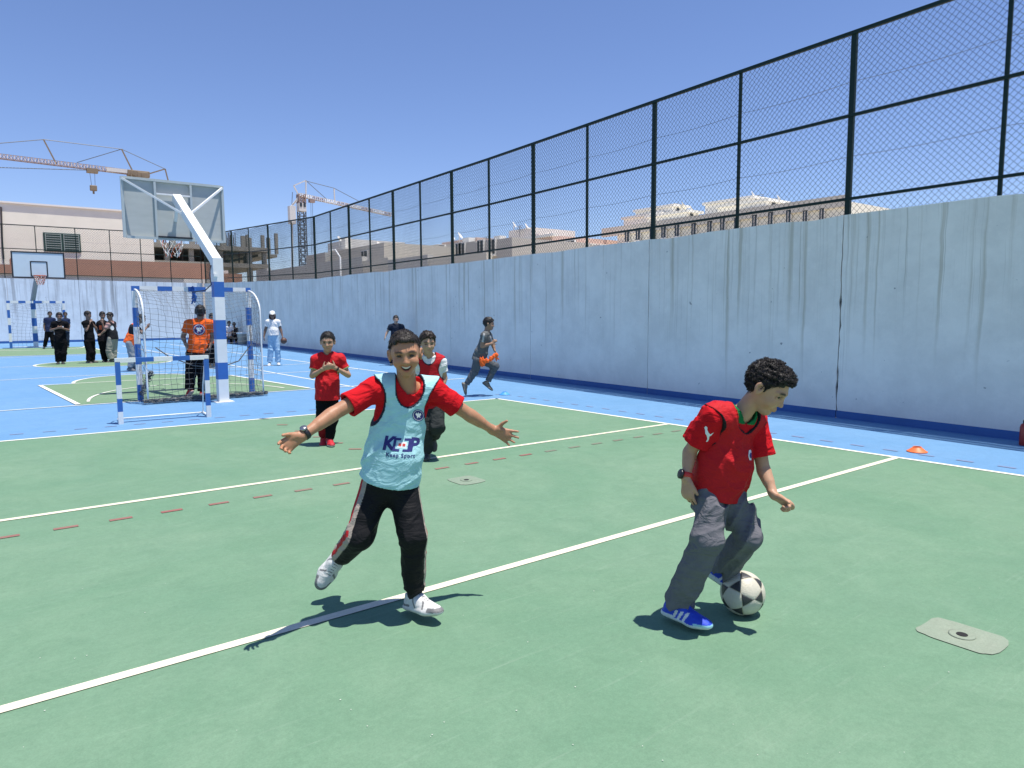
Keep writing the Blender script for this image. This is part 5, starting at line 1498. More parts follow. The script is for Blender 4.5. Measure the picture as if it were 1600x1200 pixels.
# ------------------------------------------------------------------ joints measured for each person: ground point, then x (right), y (away), z
J = {}
J['A']=((1.667,2.963),dict(head=(-0.032,-0.100,1.319),chin=(-0.024,-0.140,1.220),neck=(-0.027,-0.040,1.150),shR=(-0.176,-0.050,1.148),elR=(-0.362,-0.160,1.050),wrR=(-0.487,-0.270,0.970),haR=(-0.541,-0.310,0.933),shL=(0.096,0.020,1.129),elL=(0.277,0.060,0.998),wrL=(0.402,0.120,0.907),haL=(0.450,0.140,0.879),chest=(-0.048,-0.030,1.014),pelvis=(-0.119,0.000,0.712),hipR=(-0.186,0.020,0.662),knR=(-0.266,-0.060,0.447),anR=(-0.393,0.200,0.248),toR=(-0.468,0.170,0.131),hipL=(-0.056,0.000,0.655),knL=(-0.014,-0.090,0.437),anL=(-0.011,-0.000,0.100),toL=(0.087,-0.100,0.045)))
J['B']=((2.674,2.048),dict(head=(0.297,-0.030,1.162),neck=(0.194,0.000,1.044),shR=(0.060,-0.080,1.024),elR=(-0.037,-0.030,0.850),wrR=(-0.051,-0.090,0.738),haR=(-0.041,-0.100,0.671),shL=(0.271,0.100,0.974),elL=(0.309,0.070,0.757),wrL=(0.344,-0.010,0.657),haL=(0.381,-0.030,0.629),chest=(0.150,0.010,0.899),pelvis=(0.095,0.030,0.693),hipR=(0.042,-0.050,0.679),knR=(0.052,-0.130,0.460),anR=(-0.086,-0.020,0.099),toR=(0.020,-0.070,0.049),hipL=(0.156,0.080,0.644),knL=(0.254,-0.010,0.459),anL=(0.135,0.220,0.204),toL=(0.184,0.170,0.158)))
J['C']=((3.142,7.621),dict(head=(0.051,-0.050,1.196),neck=(0.040,0.000,1.055),shR=(-0.081,0.000,0.992),elR=(-0.129,0.000,0.811),wrR=(-0.014,-0.160,0.893),haR=(0.035,-0.180,0.915),shL=(0.180,0.000,0.994),elL=(0.268,0.000,0.807),wrL=(0.125,-0.160,0.904),haL=(0.063,-0.180,0.929),chest=(0.041,0.000,0.858),pelvis=(0.024,0.000,0.534),hipR=(-0.034,0.000,0.492),knR=(-0.041,-0.050,0.278),anR=(-0.041,0.120,0.056),toR=(-0.042,0.000,0.017),hipL=(0.086,0.000,0.488),knL=(0.072,-0.040,0.271),anL=(0.038,-0.020,0.069),toL=(0.057,-0.120,0.026)))
J['D']=((3.636,6.210),dict(head=(0.034,-0.080,1.210),neck=(0.045,-0.020,1.077),shR=(-0.072,0.000,1.012),elR=(-0.122,0.050,0.851),wrR=(-0.078,0.000,0.736),haR=(-0.059,-0.020,0.685),shL=(0.168,0.000,1.002),elL=(0.199,0.040,0.846),wrL=(0.176,-0.020,0.746),haL=(0.169,-0.050,0.703),chest=(0.048,0.000,0.852),pelvis=(0.050,0.030,0.570),hipR=(-0.003,0.030,0.531),knR=(-0.008,-0.050,0.291),anR=(0.008,0.030,0.061),toR=(-0.006,-0.100,0.028),hipL=(0.108,0.030,0.529),knL=(0.117,-0.080,0.385),anL=(0.072,0.220,0.201),toL=(0.077,0.200,0.122)))
J['E']=((7.258,10.467),dict(head=(0.200,0.000,1.318),neck=(0.164,0.000,1.179),shR=(0.104,-0.120,1.102),elR=(0.067,-0.120,0.918),wrR=(0.240,-0.140,0.964),haR=(0.333,-0.140,1.044),shL=(0.199,0.120,1.082),elL=(0.269,0.160,0.939),wrL=(0.302,0.100,0.824),haL=(0.336,0.050,0.768),chest=(0.127,0.000,0.994),pelvis=(0.019,0.000,0.692),hipR=(-0.005,-0.080,0.662),knR=(-0.076,-0.060,0.452),anR=(-0.231,-0.040,0.207),toR=(-0.245,-0.040,0.019),hipL=(0.089,0.080,0.651),knL=(0.310,0.050,0.545),anL=(0.155,0.060,0.240),toL=(0.248,0.040,0.099)))
J['F']=((9.746,18.471),dict(head=(0.114,0.000,1.352),neck=(0.111,0.000,1.203),shR=(-0.048,0.000,1.148),elR=(-0.144,0.000,0.981),wrR=(-0.202,-0.050,0.852),haR=(-0.222,-0.060,0.796),shL=(0.286,0.000,1.145),elL=(0.375,0.000,0.975),wrL=(0.351,-0.100,0.809),haL=(0.332,-0.100,0.754),chest=(0.097,0.000,1.016),pelvis=(0.071,0.000,0.678),hipR=(0.015,0.000,0.641),knR=(-0.011,-0.030,0.342),anR=(-0.036,0.000,0.057),toR=(-0.055,-0.150,0.012),hipL=(0.145,0.000,0.639),knL=(0.156,-0.030,0.339),anL=(0.150,0.000,0.054),toL=(0.166,-0.150,0.008)))
J['G']=((7.061,20.903),dict(head=(0.012,0.000,1.505),neck=(0.015,0.000,1.353),shR=(-0.122,0.000,1.298),elR=(-0.203,0.020,1.052),wrR=(-0.246,-0.020,0.864),haR=(-0.249,-0.030,0.789),shL=(0.167,0.000,1.295),elL=(0.231,0.020,1.066),wrL=(0.269,-0.030,0.895),haL=(0.284,-0.050,0.800),chest=(0.019,0.000,1.202),pelvis=(0.017,0.000,0.917),hipR=(-0.049,0.000,0.861),knR=(-0.073,-0.020,0.462),anR=(-0.115,0.000,0.080),toR=(-0.144,-0.140,0.014),hipL=(0.096,0.000,0.858),knL=(0.117,-0.020,0.458),anL=(0.121,0.000,0.073),toL=(0.144,-0.140,0.005)))
J['H']=((3.191,13.798),dict(head=(0.148,0.000,1.558),neck=(0.130,0.000,1.405),shR=(0.312,0.000,1.345),elR=(0.335,0.050,1.106),wrR=(0.295,0.000,0.966),haR=(0.280,-0.030,0.908),shL=(-0.065,0.000,1.349),elL=(-0.162,0.050,1.115),wrL=(-0.125,-0.020,0.976),haL=(-0.084,-0.050,0.941),chest=(0.111,0.000,1.229),pelvis=(0.061,0.000,0.853),hipR=(0.156,0.000,0.791),knR=(0.139,0.030,0.421),anR=(0.112,0.000,0.078),toR=(0.120,0.050,0.000),hipL=(-0.027,0.000,0.797),knL=(-0.066,0.030,0.429),anL=(-0.103,0.000,0.113),toL=(-0.139,0.020,0.029)))
J['I']=((5.516,21.616),dict(head=(0.039,0.000,1.441),neck=(0.032,0.000,1.292),shR=(-0.108,0.000,1.238),elR=(-0.161,0.000,0.997),wrR=(-0.153,-0.030,0.793),haR=(-0.157,-0.050,0.719),shL=(0.168,0.000,1.235),elL=(0.200,0.000,0.991),wrL=(0.173,-0.030,0.786),haL=(0.170,-0.050,0.712),chest=(0.024,0.000,1.106),pelvis=(0.016,0.000,0.751),hipR=(-0.046,0.000,0.696),knR=(-0.052,-0.030,0.379),anR=(-0.066,0.000,0.078),toR=(-0.069,-0.150,0.013),hipL=(0.074,0.000,0.693),knL=(0.051,-0.030,0.376),anL=(0.021,0.000,0.075),toL=(0.034,-0.150,0.009)))
J['J']=((3.353,21.396),dict(head=(0.314,0.000,1.422),neck=(0.190,0.000,1.267),shR=(0.079,-0.120,1.201),elR=(0.299,-0.140,1.042),wrR=(0.416,-0.060,1.177),haR=(0.466,-0.040,1.246),shL=(0.157,0.140,1.196),elL=(0.321,0.160,1.070),wrL=(0.434,0.040,1.193),haL=(0.484,0.020,1.263),chest=(0.088,0.000,1.077),pelvis=(0.013,0.000,0.819),hipR=(-0.020,-0.090,0.771),knR=(0.022,-0.080,0.422),anR=(-0.041,-0.080,0.094),toR=(0.047,-0.100,0.022),hipL=(0.041,0.090,0.763),knL=(0.115,0.080,0.411),anL=(0.083,0.080,0.096),toL=(0.171,0.080,0.004)))
J['K']=((2.115,26.117),dict(head=(0.047,-0.030,1.495),neck=(0.037,0.000,1.326),shR=(-0.118,0.000,1.268),elR=(-0.197,0.000,1.070),wrR=(-0.034,-0.200,1.130),haR=(0.035,-0.220,1.168),shL=(0.211,0.000,1.263),elL=(0.267,0.000,1.061),wrL=(0.117,-0.200,1.127),haL=(0.053,-0.220,1.188),chest=(0.041,0.000,1.125),pelvis=(0.035,0.000,0.724),hipR=(-0.045,0.000,0.666),knR=(-0.047,-0.020,0.346),anR=(-0.064,0.000,0.063),toR=(-0.076,-0.140,0.011),hipL=(0.116,0.000,0.662),knL=(0.088,-0.020,0.341),anL=(0.063,0.000,0.058),toL=(0.067,-0.140,0.005)))
J['L']=((2.698,38.977),dict(head=(0.171,0.000,1.599),neck=(0.148,0.000,1.422),shR=(-0.017,0.000,1.364),elR=(-0.082,0.000,1.099),wrR=(-0.093,-0.050,0.923),haR=(-0.084,-0.050,0.864),shL=(0.306,0.000,1.361),elL=(0.340,0.000,1.093),wrL=(0.304,-0.100,0.917),haL=(0.300,-0.100,0.857),chest=(0.135,0.000,1.215),pelvis=(0.102,0.000,0.859),hipR=(0.036,0.000,0.801),knR=(-0.049,-0.030,0.418),anR=(-0.132,0.000,0.079),toR=(-0.160,-0.150,0.011),hipL=(0.173,0.000,0.799),knL=(0.199,-0.030,0.412),anL=(0.205,0.000,0.083),toL=(0.212,-0.150,0.014)))
J['M']=((3.476,39.488),dict(head=(0.042,0.000,1.582),neck=(0.043,0.000,1.385),shR=(-0.102,0.000,1.326),elR=(-0.144,0.000,1.054),wrR=(-0.141,-0.050,0.872),haR=(-0.145,-0.050,0.812),shL=(0.155,0.000,1.323),elL=(0.178,0.000,1.049),wrL=(0.154,-0.050,0.867),haL=(0.151,-0.050,0.806),chest=(0.030,0.000,1.173),pelvis=(0.009,0.000,0.808),hipR=(-0.059,0.000,0.749),knR=(-0.068,-0.030,0.384),anR=(-0.073,0.000,0.079),toR=(-0.077,-0.150,0.008),hipL=(0.070,0.000,0.746),knL=(0.061,-0.030,0.381),anL=(0.056,0.000,0.075),toL=(0.077,-0.150,0.003)))
J['N']=((2.884,25.994),dict(head=(0.044,0.000,1.540),neck=(0.042,0.000,1.358),shR=(-0.075,-0.120,1.279),elR=(-0.027,-0.150,1.056),wrR=(0.092,-0.060,1.317),haR=(0.115,-0.020,1.398),shL=(0.161,0.120,1.274),elL=(0.240,0.100,1.109),wrL=(0.143,0.020,1.275),haL=(0.122,0.000,1.377),chest=(0.028,0.000,1.114),pelvis=(0.043,0.000,0.746),hipR=(-0.013,-0.060,0.688),knR=(0.019,-0.060,0.341),anR=(-0.022,-0.060,0.076),toR=(0.035,-0.100,0.004),hipL=(0.092,0.060,0.682),knL=(0.090,0.060,0.333),anL=(0.075,0.060,0.066),toL=(0.160,0.040,0.012)))
J['O']=((3.322,26.194),dict(head=(0.031,0.000,1.518),neck=(0.021,0.000,1.352),shR=(-0.082,0.080,1.270),elR=(-0.173,0.100,1.085),wrR=(-0.129,0.050,0.919),haR=(-0.114,0.030,0.857),shL=(0.106,-0.080,1.269),elL=(0.059,-0.120,1.064),wrL=(0.018,-0.160,1.292),haL=(0.022,-0.160,1.374),chest=(0.009,0.000,1.125),pelvis=(0.006,0.000,0.751),hipR=(-0.050,0.000,0.711),knR=(-0.017,0.000,0.335),anR=(0.003,0.000,0.063),toR=(-0.018,-0.100,0.006),hipL=(0.057,0.000,0.708),knL=(0.073,0.000,0.332),anL=(0.059,0.050,0.079),toL=(0.073,0.000,0.018)))
J['P']=((3.485,26.045),dict(head=(0.055,0.000,1.496),neck=(0.073,0.000,1.330),shR=(-0.005,-0.140,1.229),elR=(-0.114,-0.180,1.026),wrR=(-0.226,-0.160,0.925),haR=(-0.281,-0.160,0.905),shL=(0.160,0.120,1.245),elL=(0.186,0.160,1.056),wrL=(0.070,0.160,0.933),haL=(0.014,0.160,0.913),chest=(0.089,0.000,1.123),pelvis=(0.100,0.000,0.831),hipR=(0.042,-0.060,0.772),knR=(-0.035,-0.060,0.359),anR=(0.023,-0.060,0.086),toR=(-0.072,-0.100,0.009),hipL=(0.151,0.060,0.766),knL=(0.110,0.040,0.350),anL=(0.095,0.040,0.078),toL=(0.019,0.000,0.020)))
J['Q']=((10.705,38.695),dict(head=(0.078,0.000,1.083),neck=(0.055,0.000,0.915),shR=(-0.089,0.000,0.849),elR=(-0.146,-0.100,0.615),wrR=(-0.007,-0.300,0.584),haR=(0.056,-0.350,0.584),shL=(0.210,0.000,0.845),elL=(0.247,-0.100,0.609),wrL=(0.150,-0.300,0.581),haL=(0.103,-0.350,0.583),chest=(0.045,0.000,0.678),pelvis=(0.016,0.000,0.373),hipR=(-0.064,0.000,0.341),knR=(-0.078,-0.420,0.370),anR=(-0.090,-0.450,0.086),toR=(-0.109,-0.600,0.025),hipL=(0.109,0.000,0.338),knL=(0.140,-0.420,0.366),anL=(0.128,-0.450,0.081),toL=(0.140,-0.600,0.019)))
J['S']=((11.060,38.901),dict(head=(0.043,0.000,1.009),neck=(0.036,0.000,0.839),shR=(-0.111,0.000,0.772),elR=(-0.168,-0.100,0.536),wrR=(-0.042,-0.300,0.505),haR=(0.021,-0.350,0.505),shL=(0.176,0.000,0.768),elL=(0.198,-0.100,0.531),wrL=(0.116,-0.300,0.503),haL=(0.068,-0.350,0.505),chest=(0.026,0.000,0.599),pelvis=(0.014,0.000,0.326),hipR=(-0.067,0.000,0.293),knR=(-0.082,-0.420,0.323),anR=(-0.092,-0.450,0.070),toR=(-0.111,-0.600,0.008),hipL=(0.092,0.000,0.290),knL=(0.108,-0.420,0.319),anL=(0.097,-0.450,0.066),toL=(0.110,-0.600,0.003)))
J['T']=((10.475,38.929),dict(head=(0.082,0.000,1.152),neck=(0.057,0.000,0.950),shR=(-0.087,0.000,0.884),elR=(-0.144,-0.100,0.650),wrR=(-0.005,-0.300,0.618),haR=(0.058,-0.350,0.618),shL=(0.212,0.000,0.880),elL=(0.248,-0.100,0.644),wrL=(0.152,-0.300,0.616),haL=(0.105,-0.350,0.618),chest=(0.047,0.000,0.712),pelvis=(0.017,0.000,0.391),hipR=(-0.063,0.000,0.358),knR=(-0.077,-0.420,0.387),anR=(-0.090,-0.450,0.086),toR=(-0.108,-0.600,0.025),hipL=(0.110,0.000,0.355),knL=(0.141,-0.420,0.383),anL=(0.128,-0.450,0.081),toL=(0.140,-0.600,0.019)))
# ------------------------------------------------------------------ people
def hd(d, t, n, **kw):
    d = unit(d); t = np.asarray(t, float); t = unit(t - d * (t @ d)); n0 = np.cross(d, t)
    if n0 @ np.asarray(n, float) < 0: n0 = -n0
    return dict(d=d, t=t, n=n0, **kw)
def fix(code, **kw):
    J[code][1].update(kw)
RED = (0.50, 0.010, 0.016); BLACK = (0.0065, 0.0065, 0.008); ORNG = (0.80, 0.13, 0.025); NAVYC = (0.016, 0.022, 0.075)

# --- the smiling boy with spread arms
def outfit_a(c):
    j, k, U, Fw, e, eh, Fh = c['j'], c['k'], c['U'], c['Fw'], c['e'], c['eh'], c['Fh']
    tee(c, RED, 0.66, 0.0, 0.012, 0.002, amp=0.006, sr=0.98)
    bib(c, (0.36, 0.62, 0.66), (0.012, 0.014, 0.03), hem=0.015, ease=0.023, arm=(0.090, 0.130), neckr=(0.064, 0.095), amp=0.005, wide=0.008, lf=1.0)
    def side(P, cc, legs):
        for s, sg in (('R', -1), ('L', 1)):
            hp_, kn, an, end, d = legs[s]
            for a, b in ((hp_, kn), (kn, an)):
                ba = b - a; t = np.clip(((P - a) @ ba) / (ba @ ba), 0, 1); q = P - a - t[:, None] * ba; ln = np.linalg.norm(q, axis=1)
                dn = unit(ba); ow = eh * sg - Fh * sg * 0.42; ow = unit(ow - dn * (ow @ dn)); fw_ = np.cross(ow, dn); fw_ = fw_ * np.sign(fw_ @ Fh)
                co = (q @ ow) / (ln + 1e-6); cf_ = (q @ fw_) / (ln + 1e-6); r_ok = ln < 0.105
                oth = 'L' if s == 'R' else 'R'
                mine = ((P - c['pel']) @ eh) * sg > -0.01
                m = (co > 0.74) & (cf_ > -0.6) & r_ok & mine; cc[m] = (0.34, 0.29, 0.245)
                m = (co > 0.90) & (cf_ < 0.30) & (cf_ > -0.15) & r_ok & mine; cc[m] = (0.42, 0.015, 0.02)
        low = (P[:, 2] < 0.0); cc[low] = BLACK
        return cc
    trousers(c, BLACK, (0.076, 0.066, 0.050), amp=0.0045, lam=0.13, dyefn=side, mat=SHINY, cuff=0.86, spread=1.1, waist=0.02)
    for s in 'RL':
        an, kn = j['an' + s], j['kn' + s]
        m = MB(); a0, a1 = Vector(an + (kn - an) * 0.30), Vector(an + (kn - an) * -0.02); dn = (a1 - a0).normalized(); m.tube([a0, a0.lerp(a1, 0.5), a1, a1 + dn * 0.035], [0.043, 0.039, 0.037, 0.030], 14); m.build('cuff', STRAP_CLOTH, c['root'], True)
    shoes(c, (0.60, 0.60, 0.58), (0.62, 0.61, 0.58), (0.17, 0.17, 0.17), 1.08, fdir={'R': (A3(-0.50, -0.22, -0.72), A3(0.28, -0.85, 0.30)), 'L': (A3(0.62, -0.70, 0.12), A3(0, 0.1, 1))})
    wr, el = j['wrR'], j['elR']; d = unit(wr - el); p = wr - d * 0.022
    band(c, p, d, 0.0285, 0.020, STRAP, 'watch_strap'); m = MB(); up = unit(A3(0.1, -0.2, 1)); up = unit(up - d * (up @ d)); q = Vector(p + up * 0.029); m.tube([q - Vector(up) * 0.004, q + Vector(up) * 0.006], [0.017, 0.016], 16); m.build('watch_case', SILV, c['root'], True)
    # lettering on the bib
    n = (0, -1, 0.12); til = R(-6); ex = Vector((math.cos(til), 0, math.sin(til))); ey = Vector((-math.sin(til), 0.1, math.cos(til)))
    o = Vector((-0.055, -0.2, 0.900))
    for s_, dx in (('K', -0.0600), ('P', 0.0570)):
        v, f = text_2d(s_, 0.088, 0.0035); sl = [(x * 0.95 + 0.12 * y + dx, y) for x, y in v]; stick(c, 'bib', 'letter', sl, f, PRINT, o, ex, ey, n)
    for sg, dx in ((1, -0.022), (-1, 0.021)):
        br = [(-0.019, -0.031), (0.014, -0.031), (0.014, -0.020), (-0.007, -0.020), (-0.007, 0.020), (0.014, 0.020), (0.014, 0.031), (-0.019, 0.031)]
        v = [(x * sg + dx + 0.10 * y, y) for x, y in br]; stick(c, 'bib', 'letter', v, [(0, 1, 2, 3), (0, 3, 4, 7), (4, 5, 6, 7)], PRINT, o, ex, ey, n)
        v = [(dx * 0.42 + x * 0.0068, y * 0.0062) for x, y in ((-1, -1), (1, -1), (1, 1), (-1, 1))]; stick(c, 'bib', 'logo_square', v, [(0, 1, 2, 3)], PRINTR, o, ex, ey, n, 0.0016)
    v = [(x * 0.021, y * 0.013) for x, y in ((-1, -1), (1, -1), (1, 1), (-1, 1))]; stick(c, 'bib', 'logo_field', v, [(0, 1, 2, 3)], PRINTW, o, ex, ey, n, 0.0004)
    v, f = text_2d('Keep Sport', 0.0262, 0.0006, 1.12); stick(c, 'bib', 'lettering', v, f, PRINT, o + ex * -0.003 - ey * 0.050, ex, ey, n)
    emblem(c, 'bib', 'badge', Vector((0.024, -0.2, 1.036)), (1, 0, -0.1), (0, 0.1, 1), n, 0.0285, PRINT, PRINTW, PRINTW)
STRAP_CLOTH = simple('cuff_cloth', (0.010, 0.010, 0.012), 0.9)
fix('A', toR=(-0.478, 0.13, 0.125))
person('boy_a', 'smiling boy in a light blue bib running with both arms spread wide', J['A'], 1.03, (0.03, -0.985, -0.12), outfit_a, hu=(-0.05, -0.1, 1), voxel=0.0042, hs=0.925,
       skin=(0.41, 0.205, 0.115), hair=(0.020, 0.016, 0.014), face='grin', hairstyle='fade', seed=4, slim=0.90,
       hands={'R': hd((-0.78, -0.45, -0.42), (-0.25, -0.1, 0.95), (0.3, -0.9, -0.1), spread=7, curl=[26, 34, 40, 42], thumb=(0.8, 0.55)),
              'L': hd((0.86, -0.10, -0.36), (0.36, -0.1, 0.92), (0, -1, 0), spread=12, curl=[4, 6, 8, 8], thumb=(0.35, 0.95))})

# --- the boy with the ball
fix('B', hipR=(0.060, -0.018, 0.672), shL=(0.252, 0.100, 0.980), elL=(0.300, 0.070, 0.760), hipL=(0.136, 0.056, 0.652), knL=(0.232, -0.005, 0.458))
def outfit_b(c):
    j, k, U, Fw, e = c['j'], c['k'], c['U'], c['Fw'], c['e']
    tee(c, RED, 0.72, 0.05, 0.012, 0.006, collar=(0.012, 0.16, 0.05), amp=0.007, sr=1.12, v_neck=True)
    bib(c, (0.46, 0.009, 0.014), (0.010, 0.010, 0.012), hem=0.045, ease=0.024, arm=(0.074, 0.105), neckr=(0.070, 0.100), amp=0.008, wide=0.010)
    trousers(c, (0.135, 0.135, 0.150), (0.084, 0.068, 0.069), amp=0.015, lam=0.085, cuff=0.97, spread=0.9)
    shoes(c, (0.018, 0.060, 0.52), (0.58, 0.66, 0.66), None, 1.10, stripes=(0.66, 0.68, 0.70), toe=(0.30, 0.58, 0.62), fdir={'R': (A3(0.86, -0.48, -0.02), A3(0, 0, 1)), 'L': (A3(0.80, -0.25, -0.36), A3(0.3, 0.1, 0.95))})
    wr, el = j['wrR'], j['elR']; d = unit(wr - el); p = wr - d * 0.012
    band(c, p, d, 0.0285, 0.022, STRAPR, 'watch_strap'); sd = unit(A3(-0.85, -0.5, 0.0)); sd = unit(sd - d * (sd @ d)); q = Vector(p + sd * 0.028)
    m = MB(); m.tube([q - Vector(sd) * 0.005, q + Vector(sd) * 0.006, q + Vector(sd) * 0.009], [0.023, 0.023, 0.019], 20); m.build('watch_case', STRAP, c['root'], True)
    # mark on the sleeve, badge on the chest
    sh, el = Vector(j['shR']), Vector(j['elR']); ctr = sh.lerp(el, 0.40) + Vector((-0.015, -0.2, 0.012))
    cat = [(-0.010, 0.032), (-0.002, 0.038), (0.004, 0.030), (0.002, 0.020), (0.006, 0.006), (0.012, -0.002), (0.028, 0.006), (0.014, -0.008), (0.006, -0.012), (0.002, -0.024), (-0.004, -0.034), (-0.012, -0.036), (-0.004, -0.022), (-0.003, -0.008), (-0.008, 0.004), (-0.007, 0.020)]
    stick(c, 'shirt', 'sleeve_mark', cat, [tuple(range(len(cat)))], PRINTW, ctr, (0.95, 0, 0.1), (-0.1, 0, 1), (-0.25, -1, 0.1))
    bc = Vector(c['shm']) - Vector(U) * 0.125 + Vector(e) * 0.055 + Vector(Fw) * 0.15
    v, f = disc2d(0, 0.024, 6); stick(c, 'bib', 'badge', [(x * 0.8, y) for x, y in v], f, PRINTW, bc, e, U, Fw); v, f = disc2d(0, 0.013, 6); stick(c, 'bib', 'badge_field', v, f, PRINT, bc, e, U, Fw, 0.0036)
person('boy_b', 'curly haired boy in a red bib and grey trousers looking down at the football', J['B'], 1.02, (0.78, -0.34, -0.54), outfit_b, hu=(0.40, -0.12, 1), voxel=0.0045, hs=1.02,
       skin=(0.46, 0.265, 0.165), hair=(0.012, 0.010, 0.010), hairstyle='curly', seed=9, slim=0.85,
       hands={'R': hd((0.10, -0.10, -1), (0.75, -0.55, 0.05), (0.3, 0.9, 0), spread=4, curl=[14, 18, 22, 26], thumb=(0.85, 0.4)),
              'L': hd((0.80, -0.30, -0.42), (0.25, -0.75, 0.55), (-0.5, -0.2, -0.8), spread=1, curl=[72, 78, 80, 80], thumb=(0.75, 0.45))})

# --- red shirt boy with clasped hands
fix('C', pelvis=(0.030, 0.0, 0.615), hipR=(-0.030, 0.0, 0.580), hipL=(0.088, 0.0, 0.580), knR=(-0.040, -0.05, 0.315), knL=(0.076, -0.045, 0.310), anR=(-0.030, 0.10, 0.085), toR=(-0.034, 0.0, 0.045))
def outfit_c(c):
    def stripes(P, cc, legs):
        hp_, kn, an, end, d = legs['R']; m = ((P - an) @ c['eh'] < 0.02) & (P[:, 2] < 0.20); cc[m] = (0.22, 0.012, 0.016); return cc
    tee(c, RED, 0.62, 0.085, 0.017, 0.012, trim=(0.20, 0.30, 0.14), amp=0.006, mat=SHINY)
    trousers(c, BLACK, (0.074, 0.064, 0.052), amp=0.005, dyefn=stripes)
    shoes(c, (0.50, 0.02, 0.03), (0.62, 0.60, 0.58), (0.30, 0.01, 0.02), 1.0, fdir={'L': (A3(0.18, -1, -0.06), A3(0, 0, 1)), 'R': (A3(-0.05, -0.9, -0.45), A3(0, -0.4, 0.9))})
    wr, el = c['j']['wrL'], c['j']['elL']; d = unit(wr - el); band(c, wr - d * 0.02, d, 0.028, 0.022, STRAP, 'watch_strap', 14)
person('boy_c', 'boy in a red shirt and black trousers standing with hands clasped at his chest', J['C'], 0.98, (-0.10, -0.97, -0.12), outfit_c, voxel=0.0062, hs=0.98, skin=(0.42, 0.25, 0.165), hairstyle='short', seed=13, slim=0.93,
       hands={'R': hd((0.9, -0.3, 0.4), (0.2, -0.3, 0.9), (0.1, 1, 0), spread=2, curl=35), 'L': hd((-0.9, -0.3, 0.4), (-0.2, -0.3, 0.9), (-0.1, 1, 0), spread=2, curl=40)})

# --- red bib boy behind the smiling boy
fix('D', pelvis=(0.050, 0.03, 0.635), hipR=(-0.005, 0.03, 0.60), hipL=(0.108, 0.03, 0.60), knR=(-0.008, -0.05, 0.33), knL=(0.122, -0.12, 0.36), anR=(0.008, 0.03, 0.075), anL=(0.075, 0.20, 0.21), toL=(0.080, 0.18, 0.11))
def outfit_d(c):
    tee(c, (0.66, 0.67, 0.68), 0.6, 0.02, 0.014, 0.004, amp=0.006)
    bib(c, (0.42, 0.009, 0.016), (0.015, 0.015, 0.02), hem=0.08, neckr=(0.068, 0.100), amp=0.007)
    trousers(c, (0.030, 0.034, 0.034), (0.090, 0.078, 0.066), amp=0.009)
    shoes(c, (0.055, 0.055, 0.055), (0.14, 0.14, 0.14), None, 1.0)
    wr, el = c['j']['wrL'], c['j']['elL']; d = unit(wr - el); band(c, wr - d * 0.01, d, 0.028, 0.024, STRAP, 'watch_strap', 14)
person('boy_d', 'curly boy in a red bib over a white shirt, half hidden behind the smiling boy', J['D'], 0.98, (0.18, -0.95, -0.10), outfit_d, voxel=0.0062, hs=0.98, skin=(0.40, 0.25, 0.165), hair=(0.022, 0.015, 0.011), hairstyle='bushy', seed=17)

# --- running boy in grey
def outfit_e(c):
    j, U = c['j'], c['U']
    def shoulders(P, cc):
        for s in 'RL':
            sh, el = j['sh' + s], j['el' + s]; d = unit(el - sh); t = (P - sh) @ d; q = P - sh - t[:, None] * d; up = unit(A3(0, 0, 1) * 0.3 + A3(0, -1, 0) * 0.8)
            m = (np.abs(q @ np.cross(d, up)) < 0.016) & (q @ up > 0.02) & (t > -0.05) & (t < 0.16); cc[m] = (0.42, 0.42, 0.42)
        return cc
    tee(c, (0.115, 0.120, 0.120), 0.6, 0.05, 0.015, 0.006, back=shoulders, amp=0.007)
    trousers(c, (0.095, 0.105, 0.118), (0.086, 0.070, 0.050), amp=0.009, cuff=0.90)
    shoes(c, (0.16, 0.145, 0.12), (0.10, 0.09, 0.08), None, 1.02, fdir={'R': (A3(0.25, 0, -0.95), A3(0.9, 0, 0.35)), 'L': (A3(0.75, -0.1, -0.6), A3(0.5, 0, 0.8))})
person('boy_e', 'boy in grey shirt and grey trousers running along the wall to the right', J['E'], 1.02, (0.97, -0.12, -0.12), outfit_e, voxel=0.008, hs=1.0, skin=(0.30, 0.18, 0.12), seed=21)
cb_ = empty('sports_bib', (J['E'][0][0], J['E'][0][1], 0), math.atan2(-J['E'][0][0], J['E'][0][1]), label='crumpled orange bib carried at the hip of the running grey boy', category='bib')
Fb = Field()
for a, b_, r1, r2, ff_ in (((0.045, -0.19, 0.69), (0.075, -0.19, 0.60), 0.030, 0.050, 0.35), ((0.06, -0.19, 0.67), (0.17, -0.185, 0.655), 0.055, 0.030, 0.40), ((0.15, -0.185, 0.655), (0.24, -0.17, 0.70), 0.032, 0.038, 0.5), ((0.23, -0.17, 0.70), (0.315, -0.15, 0.755), 0.040, 0.042, 0.45), ((0.315, -0.15, 0.755), (0.335, -0.13, 0.69), 0.040, 0.030, 0.45)):
    Fb.u(Cone(a, b_, r1, r2, (0, 1, 0), ff_), 0.012)
Fb.disp = folds(3, 0.007, 0.045, (1, 0, 0.4), 0.6, 3)
skin_mesh('cloth', Fb, 0.007, SHINY, ORNG, cb_)

